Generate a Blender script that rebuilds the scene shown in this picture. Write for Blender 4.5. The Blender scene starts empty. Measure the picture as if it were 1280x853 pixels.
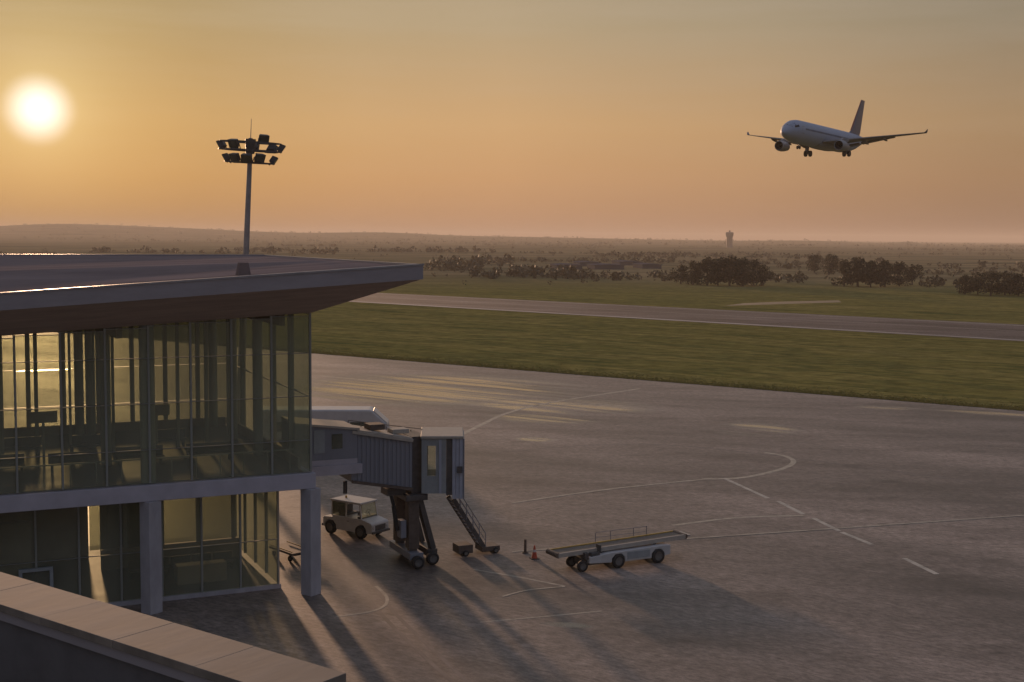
import bpy, bmesh, math, random
import numpy as np
from mathutils import Vector, Matrix, Quaternion

random.seed(11)
rng = np.random.default_rng(11)
scene = bpy.context.scene
col = scene.collection
rad = math.radians

# ------------------------------------------------------------------ camera
CAM = Vector((0.0, 0.0, 18.5))
FPX = 1600.0                       # focal length in pixels of a 1280 x 853 frame
PITCH = math.atan((426.5 - 296.0) / FPX)
ROLL = 0.008
fw = Vector((0, math.cos(PITCH), -math.sin(PITCH)))
up0 = Vector((0, math.sin(PITCH), math.cos(PITCH)))
rt = math.cos(ROLL) * Vector((1, 0, 0)) + math.sin(ROLL) * up0
upv = -math.sin(ROLL) * Vector((1, 0, 0)) + math.cos(ROLL) * up0
cd = bpy.data.cameras.new('camera')
cam = bpy.data.objects.new('camera', cd)
col.objects.link(cam)
cd.sensor_width = 36.0
cd.lens = 36.0 * FPX / 1280.0
cd.clip_start = 0.1
cd.clip_end = 40000
cam.matrix_world = Matrix(((rt.x, upv.x, -fw.x, CAM.x), (rt.y, upv.y, -fw.y, CAM.y), (rt.z, upv.z, -fw.z, CAM.z), (0, 0, 0, 1)))
scene.camera = cam


def ray(x, y):
    return fw + (x - 640) / FPX * rt - (y - 426.5) / FPX * upv


def G(x, y, z=0.0):                # survey: where the sight line of a photo pixel meets height z
    d = ray(x, y)
    return CAM + d * ((z - CAM.z) / d.z)


def D(x, y, dist):                 # ... or stands at a given distance
    d = ray(x, y)
    return CAM + d * (dist / d.y)


# ------------------------------------------------------------------ sky, sun, exposure
SUN = ray(48, 137).normalized()
SUN_EL = math.asin(SUN.z)
SUN_AZ = math.atan2(SUN.x, SUN.y)
world = bpy.data.worlds.new('World')
scene.world = world
world.use_nodes = True
wt = world.node_tree
wt.nodes.clear()


def nd(t, kind, **kw):
    n = t.nodes.new(kind)
    for k, v in kw.items():
        if k.startswith('i_'):
            n.inputs[int(k[2:])].default_value = v
        else:
            setattr(n, k, v)
    return n


def math_n(t, op, a, b=None, clamp=False):
    n = t.nodes.new('ShaderNodeMath')
    n.operation = op
    n.use_clamp = clamp
    for i, v in enumerate((a, b)):
        if v is None:
            continue
        if isinstance(v, (int, float)):
            n.inputs[i].default_value = v
        else:
            t.links.new(v, n.inputs[i])
    return n.outputs[0]


def mixc(t, fac, a, b, blend='MIX'):
    n = t.nodes.new('ShaderNodeMix')
    n.data_type = 'RGBA'
    n.blend_type = blend
    for i, v in ((0, fac), (6, a), (7, b)):
        if hasattr(v, 'is_output'):
            t.links.new(v, n.inputs[i])
        elif i == 0:
            n.inputs[0].default_value = v
        else:
            n.inputs[i].default_value = (v[0], v[1], v[2], 1)
    return n.outputs[2]


def ramp(t, src, stops, mode='LINEAR'):
    n = t.nodes.new('ShaderNodeValToRGB')
    n.color_ramp.interpolation = mode
    el = n.color_ramp.elements
    while len(el) < len(stops):
        el.new(0.5)
    for e, (p, c) in zip(el, stops):
        e.position = p
        e.color = (c[0], c[1], c[2], 1) if hasattr(c, '__len__') else (c, c, c, 1)
    t.links.new(src, n.inputs[0])
    return n.outputs[0]


sky = nd(wt, 'ShaderNodeTexSky', sky_type='NISHITA', sun_disc=False, sun_elevation=SUN_EL, sun_rotation=SUN_AZ,
         altitude=100, air_density=1.0, dust_density=3.0, ozone_density=1.0)
tc = nd(wt, 'ShaderNodeTexCoord')
sep = nd(wt, 'ShaderNodeSeparateXYZ')
wt.links.new(tc.outputs['Generated'], sep.inputs[0])
# the evening air colours the whole dome: warm dusty band low down, grey-tan above, blue-grey overhead
elev = math_n(wt, 'MAXIMUM', sep.outputs[2], 0.0)
dome = ramp(wt, elev, [(0.0, (0.345, 0.190, 0.118)), (0.045, (0.430, 0.240, 0.121)), (0.085, (0.455, 0.278, 0.138)), (0.16, (0.340, 0.265, 0.168)), (0.30, (0.29, 0.275, 0.24)), (0.55, (0.285, 0.30, 0.33)), (1.0, (0.27, 0.31, 0.40))])
dt = nd(wt, 'ShaderNodeVectorMath', operation='DOT_PRODUCT')
wt.links.new(tc.outputs['Generated'], dt.inputs[0])
dt.inputs[1].default_value = SUN
ang = math_n(wt, 'ARCCOSINE', math_n(wt, 'MINIMUM', dt.outputs['Value'], 1.0))
# side of the sky away from the sun is duller
away = math_n(wt, 'DIVIDE', ang, math.pi)
dull = ramp(wt, away, [(0.0, (0.64, 0.64, 0.50)), (0.04, (0.70, 0.69, 0.60)), (0.075, (0.92, 0.91, 0.88)), (0.11, (1.02, 1.0, 0.98)), (0.17, (0.90, 0.90, 0.91)), (0.225, (0.68, 0.70, 0.74)), (0.6, (0.42, 0.53, 0.76)), (1.0, (0.36, 0.48, 0.76))])
dome = mixc(wt, 1.0, dome, dull, 'MULTIPLY')
# thin cloud veil, long and flat
mp = nd(wt, 'ShaderNodeMapping')
mp.inputs['Scale'].default_value = (2.6, 2.6, 30.0)
mp.inputs['Rotation'].default_value = (rad(2.5), rad(3), 0)
wt.links.new(tc.outputs['Generated'], mp.inputs[0])
nz = nd(wt, 'ShaderNodeTexNoise')
nz.inputs['Scale'].default_value = 1.7
nz.inputs['Detail'].default_value = 7
nz.inputs['Roughness'].default_value = 0.62
wt.links.new(mp.outputs[0], nz.inputs[0])
veil = ramp(wt, nz.outputs[0], [(0.40, 0.0), (0.78, 1.0)])
veil = math_n(wt, 'MULTIPLY', veil, math_n(wt, 'MULTIPLY', elev, 0.9, True))
dome = mixc(wt, veil, dome, (0.42, 0.36, 0.30))
# the sun itself with its aureole
glow = math_n(wt, 'EXPONENT', math_n(wt, 'MULTIPLY', ang, -1.0 / rad(1.9)))
glow2 = math_n(wt, 'EXPONENT', math_n(wt, 'MULTIPLY', ang, -1.0 / rad(14.0)))
disc = nd(wt, 'ShaderNodeMapRange', interpolation_type='SMOOTHSTEP')
disc.inputs[1].default_value = rad(1.70)
disc.inputs[2].default_value = rad(0.10)
wt.links.new(ang, disc.inputs[0])
gm = nd(wt, 'ShaderNodeVectorMath', operation='SCALE')
gm.inputs[0].default_value = (0.30, 0.29, 0.17)
wt.links.new(glow, gm.inputs['Scale'])
gm2 = nd(wt, 'ShaderNodeVectorMath', operation='SCALE')
gm2.inputs[0].default_value = (0.03, 0.012, -0.004)
wt.links.new(glow2, gm2.inputs['Scale'])
gm3 = nd(wt, 'ShaderNodeVectorMath', operation='SCALE')
gm3.inputs[0].default_value = (0.56, 0.64, 0.74)
wt.links.new(disc.outputs[0], gm3.inputs['Scale'])
acc = dome
for g in (gm, gm2, gm3):
    ad = nd(wt, 'ShaderNodeVectorMath', operation='ADD')
    wt.links.new(acc, ad.inputs[0])
    wt.links.new(g.outputs[0], ad.inputs[1])
    acc = ad.outputs[0]
# the physical sky gives the rest of the daylight
SKY_STRENGTH = 0.06
sk = nd(wt, 'ShaderNodeVectorMath', operation='SCALE')
wt.links.new(sky.outputs[0], sk.inputs[0])
sk.inputs['Scale'].default_value = 0.06
up = nd(wt, 'ShaderNodeVectorMath', operation='SCALE')
wt.links.new(acc, up.inputs[0])
up.inputs['Scale'].default_value = 0.98 / SKY_STRENGTH
fin = nd(wt, 'ShaderNodeVectorMath', operation='ADD')
wt.links.new(sk.outputs[0], fin.inputs[0])
wt.links.new(up.outputs[0], fin.inputs[1])
bg = nd(wt, 'ShaderNodeBackground')
bg.inputs[1].default_value = SKY_STRENGTH
wt.links.new(fin.outputs[0], bg.inputs[0])
wo = nd(wt, 'ShaderNodeOutputWorld')
wt.links.new(bg.outputs[0], wo.inputs[0])

sl = bpy.data.lights.new('sun', 'SUN')
sl.energy = 3.6
sl.angle = rad(2.4)
sl.color = (1.0, 0.60, 0.36)
so = bpy.data.objects.new('sun', sl)
col.objects.link(so)
so.location = (0, 0, 120)
so.rotation_euler = (-SUN).to_track_quat('-Z', 'Y').to_euler()

vs = scene.view_settings
vs.view_transform = 'Standard'
vs.look = 'None'
vs.exposure = 0.28
vs.gamma = 1.0
vs.use_curve_mapping = False
scene.cycles.use_denoising = True
scene.cycles.transparent_max_bounces = 24
scene.cycles.max_bounces = 8
scene.cycles.volume_bounces = 0
scene.cycles.sample_clamp_indirect = 4.0

HAZE_DENSITY = 0.000145


# ------------------------------------------------------------------ materials
def mat(name, c, rough=0.6, metal=0.0, var=0.15, scale=3.0, bump=0.0, c2=None, rvar=0.1, stretch=(1, 1, 1), spec=0.5):
    m = bpy.data.materials.new(name)
    m.use_nodes = True
    t = m.node_tree
    b = t.nodes['Principled BSDF']
    b.inputs['Roughness'].default_value = rough
    b.inputs['Metallic'].default_value = metal
    b.inputs['Specular IOR Level'].default_value = spec
    o = nd(t, 'ShaderNodeTexCoord')
    mpn = nd(t, 'ShaderNodeMapping')
    mpn.inputs['Scale'].default_value = stretch
    t.links.new(o.outputs['Object'], mpn.inputs[0])
    n = nd(t, 'ShaderNodeTexNoise')
    n.inputs['Scale'].default_value = scale
    n.inputs['Detail'].default_value = 6
    n.inputs['Roughness'].default_value = 0.65
    t.links.new(mpn.outputs[0], n.inputs[0])
    a = [max(0, x * (1 - var)) for x in c]
    z = c2 or [min(1, x * (1 + var)) for x in c]
    t.links.new(ramp(t, n.outputs[0], [(0.3, a), (0.7, z)]), b.inputs['Base Color'])
    rr = math_n(t, 'ADD', math_n(t, 'MULTIPLY', n.outputs[0], 2 * rvar), rough - rvar, True)
    t.links.new(rr, b.inputs['Roughness'])
    if bump:
        bn = nd(t, 'ShaderNodeBump')
        bn.inputs['Strength'].default_value = bump
        bn.inputs['Distance'].default_value = 0.05
        t.links.new(n.outputs[0], bn.inputs['Height'])
        t.links.new(bn.outputs[0], b.inputs['Normal'])
    return m


def glass_mat(name, tint, refl=1.0, ior=1.5):
    m = bpy.data.materials.new(name)
    m.use_nodes = True
    t = m.node_tree
    t.nodes.clear()
    tr = nd(t, 'ShaderNodeBsdfTransparent')
    tr.inputs[0].default_value = (*tint, 1)
    gl = nd(t, 'ShaderNodeBsdfGlossy')
    gl.inputs['Roughness'].default_value = 0.03
    gl.inputs['Color'].default_value = (0.9, 0.95, 0.9, 1)
    fr = nd(t, 'ShaderNodeFresnel')
    fr.inputs[0].default_value = ior
    mx = nd(t, 'ShaderNodeMixShader')
    ge = nd(t, 'ShaderNodeNewGeometry')
    front = math_n(t, 'SUBTRACT', 1.0, ge.outputs['Backfacing'])
    t.links.new(math_n(t, 'MULTIPLY', math_n(t, 'MULTIPLY', fr.outputs[0], refl, True), front), mx.inputs[0])
    t.links.new(tr.outputs[0], mx.inputs[1])
    t.links.new(gl.outputs[0], mx.inputs[2])
    # dusty veil on the glass, its pale colour put in to lift the darks
    df = nd(t, 'ShaderNodeBsdfDiffuse')
    df.inputs[0].default_value = (0.46, 0.47, 0.38, 1)
    mx2 = nd(t, 'ShaderNodeMixShader')
    o = nd(t, 'ShaderNodeTexCoord')
    n = nd(t, 'ShaderNodeTexNoise')
    n.inputs['Scale'].default_value = 0.7
    n.inputs['Detail'].default_value = 5
    t.links.new(o.outputs['Object'], n.inputs[0])
    t.links.new(ramp(t, n.outputs[0], [(0.3, 0.11), (0.75, 0.26)]), mx2.inputs[0])
    t.links.new(mx.outputs[0], mx2.inputs[1])
    t.links.new(df.outputs[0], mx2.inputs[2])
    out = nd(t, 'ShaderNodeOutputMaterial')
    t.links.new(mx2.outputs[0], out.inputs[0])
    return m


M = {}
M['fascia'] = mat('fascia_metal', (0.27, 0.25, 0.268), 0.42, 0.0, 0.10, 0.6, rvar=0.12, stretch=(1, 1, 4))
M['roof'] = mat('roof_sheet', (0.215, 0.172, 0.165), 0.85, 0.0, 0.22, 0.25, rvar=0.08, stretch=(0.4, 1.6, 1), spec=0.0)
M['soffit'] = mat('soffit_timber', (0.42, 0.32, 0.27), 0.75, 0, 0.2, 1.2, stretch=(0.3, 3, 1))
M['slab'] = mat('slab_render', (0.40, 0.38, 0.43), 0.7, 0, 0.14, 0.8, bump=0.1)
M['concrete'] = mat('column_concrete', (0.36, 0.35, 0.38), 0.8, 0, 0.18, 1.3, bump=0.15, stretch=(1, 1, 0.4))
M['mullion'] = mat('mullion_metal', (0.26, 0.27, 0.25), 0.6, 0.2, 0.2, 2)
M['mullion_light'] = mat('mullion_grey', (0.28, 0.30, 0.29), 0.6, 0.2, 0.15, 2)
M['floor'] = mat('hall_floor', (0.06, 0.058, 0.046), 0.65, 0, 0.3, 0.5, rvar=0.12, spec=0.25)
M['inner'] = mat('hall_lining', (0.26, 0.225, 0.19), 0.8, 0, 0.25, 0.6)
M['ceiling'] = mat('hall_ceiling', (0.22, 0.17, 0.13), 0.8, 0, 0.2, 0.6)
M['glass'] = glass_mat('facade_glass', (0.90, 0.92, 0.82))
M['glass_dark'] = glass_mat('tinted_glass', (0.50, 0.52, 0.46), 1.1)
M['white'] = mat('white_paint', (0.47, 0.465, 0.46), 0.38, 0, 0.10, 1.5, rvar=0.1)
M['cream'] = mat('cream_paint', (0.38, 0.345, 0.30), 0.5, 0, 0.14, 2.2, rvar=0.12)
M['bridge'] = mat('bridge_panel', (0.19, 0.20, 0.235), 0.5, 0, 0.14, 1.1, rvar=0.1, stretch=(1, 1, 0.3))
M['bridge_light'] = mat('bridge_pale_panel', (0.26, 0.285, 0.30), 0.5, 0, 0.16, 1.5)
M['hood'] = mat('canopy_cloth', (0.35, 0.37, 0.44), 0.7, 0, 0.14, 2.0)
M['dark'] = mat('dark_steel', (0.085, 0.08, 0.08), 0.5, 0.3, 0.3, 3)
M['rust'] = mat('brown_steel', (0.10, 0.076, 0.062), 0.65, 0.0, 0.35, 3)
M['rubber'] = mat('rubber', (0.025, 0.024, 0.024), 0.8, 0, 0.3, 8)
M['rim'] = mat('wheel_rim', (0.14, 0.135, 0.13), 0.6, 0.2, 0.2, 8)
M['seat'] = mat('grey_vinyl', (0.07, 0.07, 0.068), 0.6, 0, 0.2, 5)
M['yellow'] = mat('worn_yellow', (0.42, 0.28, 0.07), 0.6, 0, 0.3, 3)
M['red'] = mat('red_plastic', (0.42, 0.07, 0.035), 0.5, 0, 0.2, 5)
M['galv'] = mat('galvanised_steel', (0.26, 0.25, 0.26), 0.6, 0.2, 0.2, 2)
M['coping'] = mat('coping_stone', (0.185, 0.158, 0.132), 0.85, 0, 0.50, 0.9, bump=0.12, stretch=(1.4, 0.3, 1))
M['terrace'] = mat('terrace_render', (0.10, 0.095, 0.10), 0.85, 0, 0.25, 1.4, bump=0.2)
M['belt'] = mat('conveyor_belt', (0.15, 0.125, 0.10), 0.8, 0, 0.25, 4)
M['plane'] = mat('aircraft_paint', (0.32, 0.365, 0.47), 0.6, 0, 0.06, 0.4, rvar=0.05)
M['belly'] = mat('aircraft_grey', (0.24, 0.25, 0.28), 0.4, 0, 0.08, 0.6)
M['wing'] = mat('aircraft_wing', (0.17, 0.16, 0.16), 0.4, 0.2, 0.12, 0.7)
M['fin'] = mat('aircraft_fin', (0.10, 0.12, 0.19), 0.4, 0, 0.10, 0.6)
M['finred'] = mat('aircraft_red', (0.22, 0.06, 0.06), 0.4, 0, 0.10, 0.6)
M['trunk'] = mat('bark', (0.06, 0.045, 0.035), 0.9, 0, 0.3, 2)
M['tower'] = mat('tower_concrete', (0.20, 0.17, 0.16), 0.8, 0, 0.1, 0.2)
M['mark'] = mat('worn_line_paint', (0.36, 0.32, 0.25), 0.65, 0, 0.42, 1.3)
M['mark_white'] = mat('white_line_paint', (0.42, 0.39, 0.33), 0.6, 0, 0.38, 1.2)
M['runway_line'] = mat('runway_line_paint', (0.27, 0.25, 0.23), 0.7, 0, 0.45, 0.02)
M['dirt'] = mat('dirt', (0.15, 0.125, 0.07), 0.9, 0, 0.2, 0.05)
M['shed'] = mat('shed_roof', (0.085, 0.092, 0.115), 0.95, 0, 0.2, 0.05, spec=0.0)


def leaf_mat(name, a, b, scale=0.15, trans=0.25):
    m = bpy.data.materials.new(name)
    m.use_nodes = True
    t = m.node_tree
    p = t.nodes['Principled BSDF']
    p.inputs['Roughness'].default_value = 0.7
    p.inputs['Specular IOR Level'].default_value = 0.2
    g = nd(t, 'ShaderNodeNewGeometry')
    n = nd(t, 'ShaderNodeTexNoise')
    n.inputs['Scale'].default_value = scale
    n.inputs['Detail'].default_value = 3
    t.links.new(g.outputs['Position'], n.inputs[0])
    f = math_n(t, 'ADD', math_n(t, 'MULTIPLY', g.outputs['Random Per Island'], 0.5), math_n(t, 'MULTIPLY', n.outputs[0], 0.5))
    c = ramp(t, f, [(0.25, a), (0.75, b)])
    t.links.new(c, p.inputs['Base Color'])
    tl = nd(t, 'ShaderNodeBsdfTranslucent')
    t.links.new(c, tl.inputs[0])
    mx = nd(t, 'ShaderNodeMixShader')
    mx.inputs[0].default_value = trans
    out = t.nodes['Material Output']
    t.links.new(p.outputs[0], mx.inputs[1])
    t.links.new(tl.outputs[0], mx.inputs[2])
    t.links.new(mx.outputs[0], out.inputs[0])
    return m


M['leaf'] = leaf_mat('tree_leaves', (0.022, 0.026, 0.018), (0.060, 0.055, 0.030))
M['scrub'] = leaf_mat('scrub_leaves', (0.06, 0.058, 0.038), (0.125, 0.108, 0.068), 0.01, 0.08)
M['blade'] = leaf_mat('grass_blades', (0.07, 0.085, 0.026), (0.15, 0.14, 0.045), 0.05, 0.3)


def ground_mat():
    m = bpy.data.materials.new('grassland')
    m.use_nodes = True
    t = m.node_tree
    b = t.nodes['Principled BSDF']
    b.inputs['Roughness'].default_value = 0.9
    b.inputs['Specular IOR Level'].default_value = 0.0
    o = nd(t, 'ShaderNodeNewGeometry')

    def noise(sx, sy, rot, scale, detail=6, rough=0.6):
        mpn = nd(t, 'ShaderNodeMapping')
        mpn.vector_type = 'TEXTURE'
        mpn.inputs['Scale'].default_value = (1 / sx, 1 / sy, 1)
        mpn.inputs['Rotation'].default_value = (0, 0, rot)
        t.links.new(o.outputs['Position'], mpn.inputs[0])
        n = nd(t, 'ShaderNodeTexNoise')
        n.inputs['Scale'].default_value = scale
        n.inputs['Detail'].default_value = detail
        n.inputs['Roughness'].default_value = rough
        t.links.new(mpn.outputs[0], n.inputs[0])
        return n.outputs[0]
    a = rad(36)
    n1 = noise(0.30, 1.5, EDGE_ANG, 0.060, 8, 0.66)       # mowing bands and damp hollows
    n2 = noise(1, 1, 0, 0.35, 6, 0.7)           # tufts
    n3 = noise(1, 3.0, 0.15, 0.0022, 5, 0.55)   # fields far off
    near = ramp(t, n1, [(0.36, (0.098, 0.105, 0.036)), (0.44, (0.215, 0.188, 0.058)), (0.49, (0.118, 0.120, 0.041)), (0.55, (0.255, 0.215, 0.070)), (0.61, (0.148, 0.140, 0.046)), (0.70, (0.32, 0.26, 0.10))])
    tuft = ramp(t, n2, [(0.3, (0.62, 0.62, 0.62)), (0.7, (1.3, 1.3, 1.3))])
    near = mixc(t, 1.0, near, tuft, 'MULTIPLY')
    far = ramp(t, n3, [(0.36, (0.080, 0.078, 0.045)), (0.46, (0.24, 0.195, 0.110)), (0.55, (0.115, 0.105, 0.058)), (0.68, (0.25, 0.20, 0.12))])
    far = mixc(t, 0.5, far, tuft, 'MULTIPLY')
    sp = nd(t, 'ShaderNodeSeparateXYZ')
    t.links.new(o.outputs['Position'], sp.inputs[0])
    fr = nd(t, 'ShaderNodeMapRange')
    fr.inputs[1].default_value = 430
    fr.inputs[2].default_value = 620
    t.links.new(sp.outputs[1], fr.inputs[0])
    t.links.new(mixc(t, fr.outputs[0], near, far), b.inputs['Base Color'])
    bn = nd(t, 'ShaderNodeBump')
    bn.inputs['Strength'].default_value = 0.7
    bn.inputs['Distance'].default_value = 0.35
    t.links.new(n2, bn.inputs['Height'])
    t.links.new(bn.outputs[0], b.inputs['Normal'])
    return m


EDGE_A = G(393, 442)
EDGE_B = G(1280, 514)
EDGE_ANG = math.atan2(EDGE_B.y - EDGE_A.y, EDGE_B.x - EDGE_A.x)


def apron_mat(name, base, damp, wet_spots, spec=0.36):
    m = bpy.data.materials.new(name)
    m.use_nodes = True
    t = m.node_tree
    b = t.nodes['Principled BSDF']
    b.inputs['Specular IOR Level'].default_value = spec
    o = nd(t, 'ShaderNodeNewGeometry')

    def noise(sx, sy, rot, scale, detail=6, rough=0.6):
        mpn = nd(t, 'ShaderNodeMapping')
        mpn.vector_type = 'TEXTURE'
        mpn.inputs['Scale'].default_value = (1 / sx, 1 / sy, 1)
        mpn.inputs['Rotation'].default_value = (0, 0, rot)
        t.links.new(o.outputs['Position'], mpn.inputs[0])
        n = nd(t, 'ShaderNodeTexNoise')
        n.inputs['Scale'].default_value = scale
        n.inputs['Detail'].default_value = detail
        n.inputs['Roughness'].default_value = rough
        t.links.new(mpn.outputs[0], n.inputs[0])
        return n.outputs[0]
    n1 = noise(0.35, 1.4, EDGE_ANG, 0.06, 7, 0.6)
    n2 = noise(1, 1, 0, 1.1, 10, 0.78)
    n3 = noise(0.2, 1.0, EDGE_ANG + 0.5, 0.25, 5, 0.6)
    c = ramp(t, n1, [(0.33, [x * 0.55 for x in base]), (0.5, base), (0.66, [x * 1.40 for x in base])])
    c = mixc(t, 1.0, c, ramp(t, n2, [(0.3, 0.60), (0.7, 1.32)]), 'MULTIPLY')
    c = mixc(t, 1.0, c, ramp(t, n3, [(0.34, 0.72), (0.56, 1.10)]), 'MULTIPLY')
    n4 = noise(0.5, 1.2, EDGE_ANG, 3.5, 6, 0.8)
    c = mixc(t, 1.0, c, ramp(t, n4, [(0.36, 0.52), (0.64, 1.48)]), 'MULTIPLY')
    n5 = noise(0.6, 1.3, EDGE_ANG + 0.9, 0.34, 4, 0.5)
    c = mixc(t, 1.0, c, ramp(t, n5, [(0.58, 1.0), (0.70, 0.72)]), 'MULTIPLY')
    wet = None
    for (p, rx, ry, ra) in wet_spots:
        mpn = nd(t, 'ShaderNodeMapping')
        mpn.vector_type = 'TEXTURE'
        mpn.inputs['Location'].default_value = (p.x, p.y, 0)
        mpn.inputs['Rotation'].default_value = (0, 0, ra)
        mpn.inputs['Scale'].default_value = (rx, ry, 1000)
        t.links.new(o.outputs['Position'], mpn.inputs[0])
        ln = nd(t, 'ShaderNodeVectorMath', operation='LENGTH')
        t.links.new(mpn.outputs[0], ln.inputs[0])
        v = math_n(t, 'SUBTRACT', 1.0, ln.outputs['Value'], True)
        wet = v if wet is None else math_n(t, 'MAXIMUM', wet, v)
    r0 = math_n(t, 'ADD', math_n(t, 'MULTIPLY', n1, 0.30), damp, True)
    r0 = math_n(t, 'ADD', r0, math_n(t, 'MULTIPLY', math_n(t, 'SUBTRACT', n2, 0.5), 0.18), True)
    if wet is not None:
        nw = noise(0.12, 2.2, EDGE_ANG, 0.22, 9, 0.66)
        w = ramp(t, nw, [(0.41, 0.0), (0.56, 1.0)])
        w = math_n(t, 'MULTIPLY', w, math_n(t, 'MULTIPLY', wet, 2.2, True))
        r0 = math_n(t, 'ADD', math_n(t, 'MULTIPLY', r0, math_n(t, 'SUBTRACT', 1.0, w)), math_n(t, 'MULTIPLY', w, 0.12))
        c = mixc(t, math_n(t, 'MULTIPLY', w, 0.25), c, [x * 0.5 for x in base])
        inv = math_n(t, 'SUBTRACT', 1.0, math_n(t, 'MULTIPLY', w, 0.9))
    t.links.new(c, b.inputs['Base Color'])
    t.links.new(r0, b.inputs['Roughness'])
    bn = nd(t, 'ShaderNodeBump')
    bn.inputs['Distance'].default_value = 0.02
    bn.inputs['Strength'].default_value = 0.35
    if wet is not None:
        t.links.new(math_n(t, 'MULTIPLY', inv, 0.5), bn.inputs['Strength'])
    t.links.new(n2, bn.inputs['Height'])
    t.links.new(bn.outputs[0], b.inputs['Normal'])
    return m


def spot(x0, y0, x1, y1, ry):
    a, b2 = G(x0, y0), G(x1, y1)
    return ((a + b2) / 2, (b2 - a).length / 2, ry, math.atan2(b2.y - a.y, b2.x - a.x))


M['apron'] = apron_mat('apron_asphalt', (0.190, 0.155, 0.131), 0.42, [
    spot(330, 478, 760, 494, 19), spot(560, 503, 840, 512, 8), spot(600, 520, 760, 527, 4), spot(880, 534, 1010, 540, 5),
    spot(1150, 512, 1330, 522, 1.6), spot(1060, 508, 1160, 512, 1.4), spot(670, 779, 750, 784, 0.5), spot(640, 548, 700, 551, 1.5)])
M['taxi'] = apron_mat('taxiway_asphalt', (0.112, 0.098, 0.094), 0.66, [], 0.10)
M['ground'] = ground_mat()


# ------------------------------------------------------------------ helpers
def tag(o, label=None, cat=None, group=None, kind=None):
    if label:
        o['label'] = label
    if cat:
        o['category'] = cat
    if group:
        o['group'] = group
    if kind:
        o['kind'] = kind
    return o


def empty(name, loc, rz=0.0, label=None, cat=None, group=None):
    o = bpy.data.objects.new(name, None)
    o.empty_display_size = 0.5
    o.location = loc
    o.rotation_euler = (0, 0, rz)
    col.objects.link(o)
    return tag(o, label, cat, group)


def link(name, mesh, parent=None, loc=(0, 0, 0), rot=(0, 0, 0), scale=(1, 1, 1)):
    o = bpy.data.objects.new(name, mesh)
    o.location = loc
    o.rotation_euler = rot
    o.scale = scale
    if parent:
        o.parent = parent
    col.objects.link(o)
    return o


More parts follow.
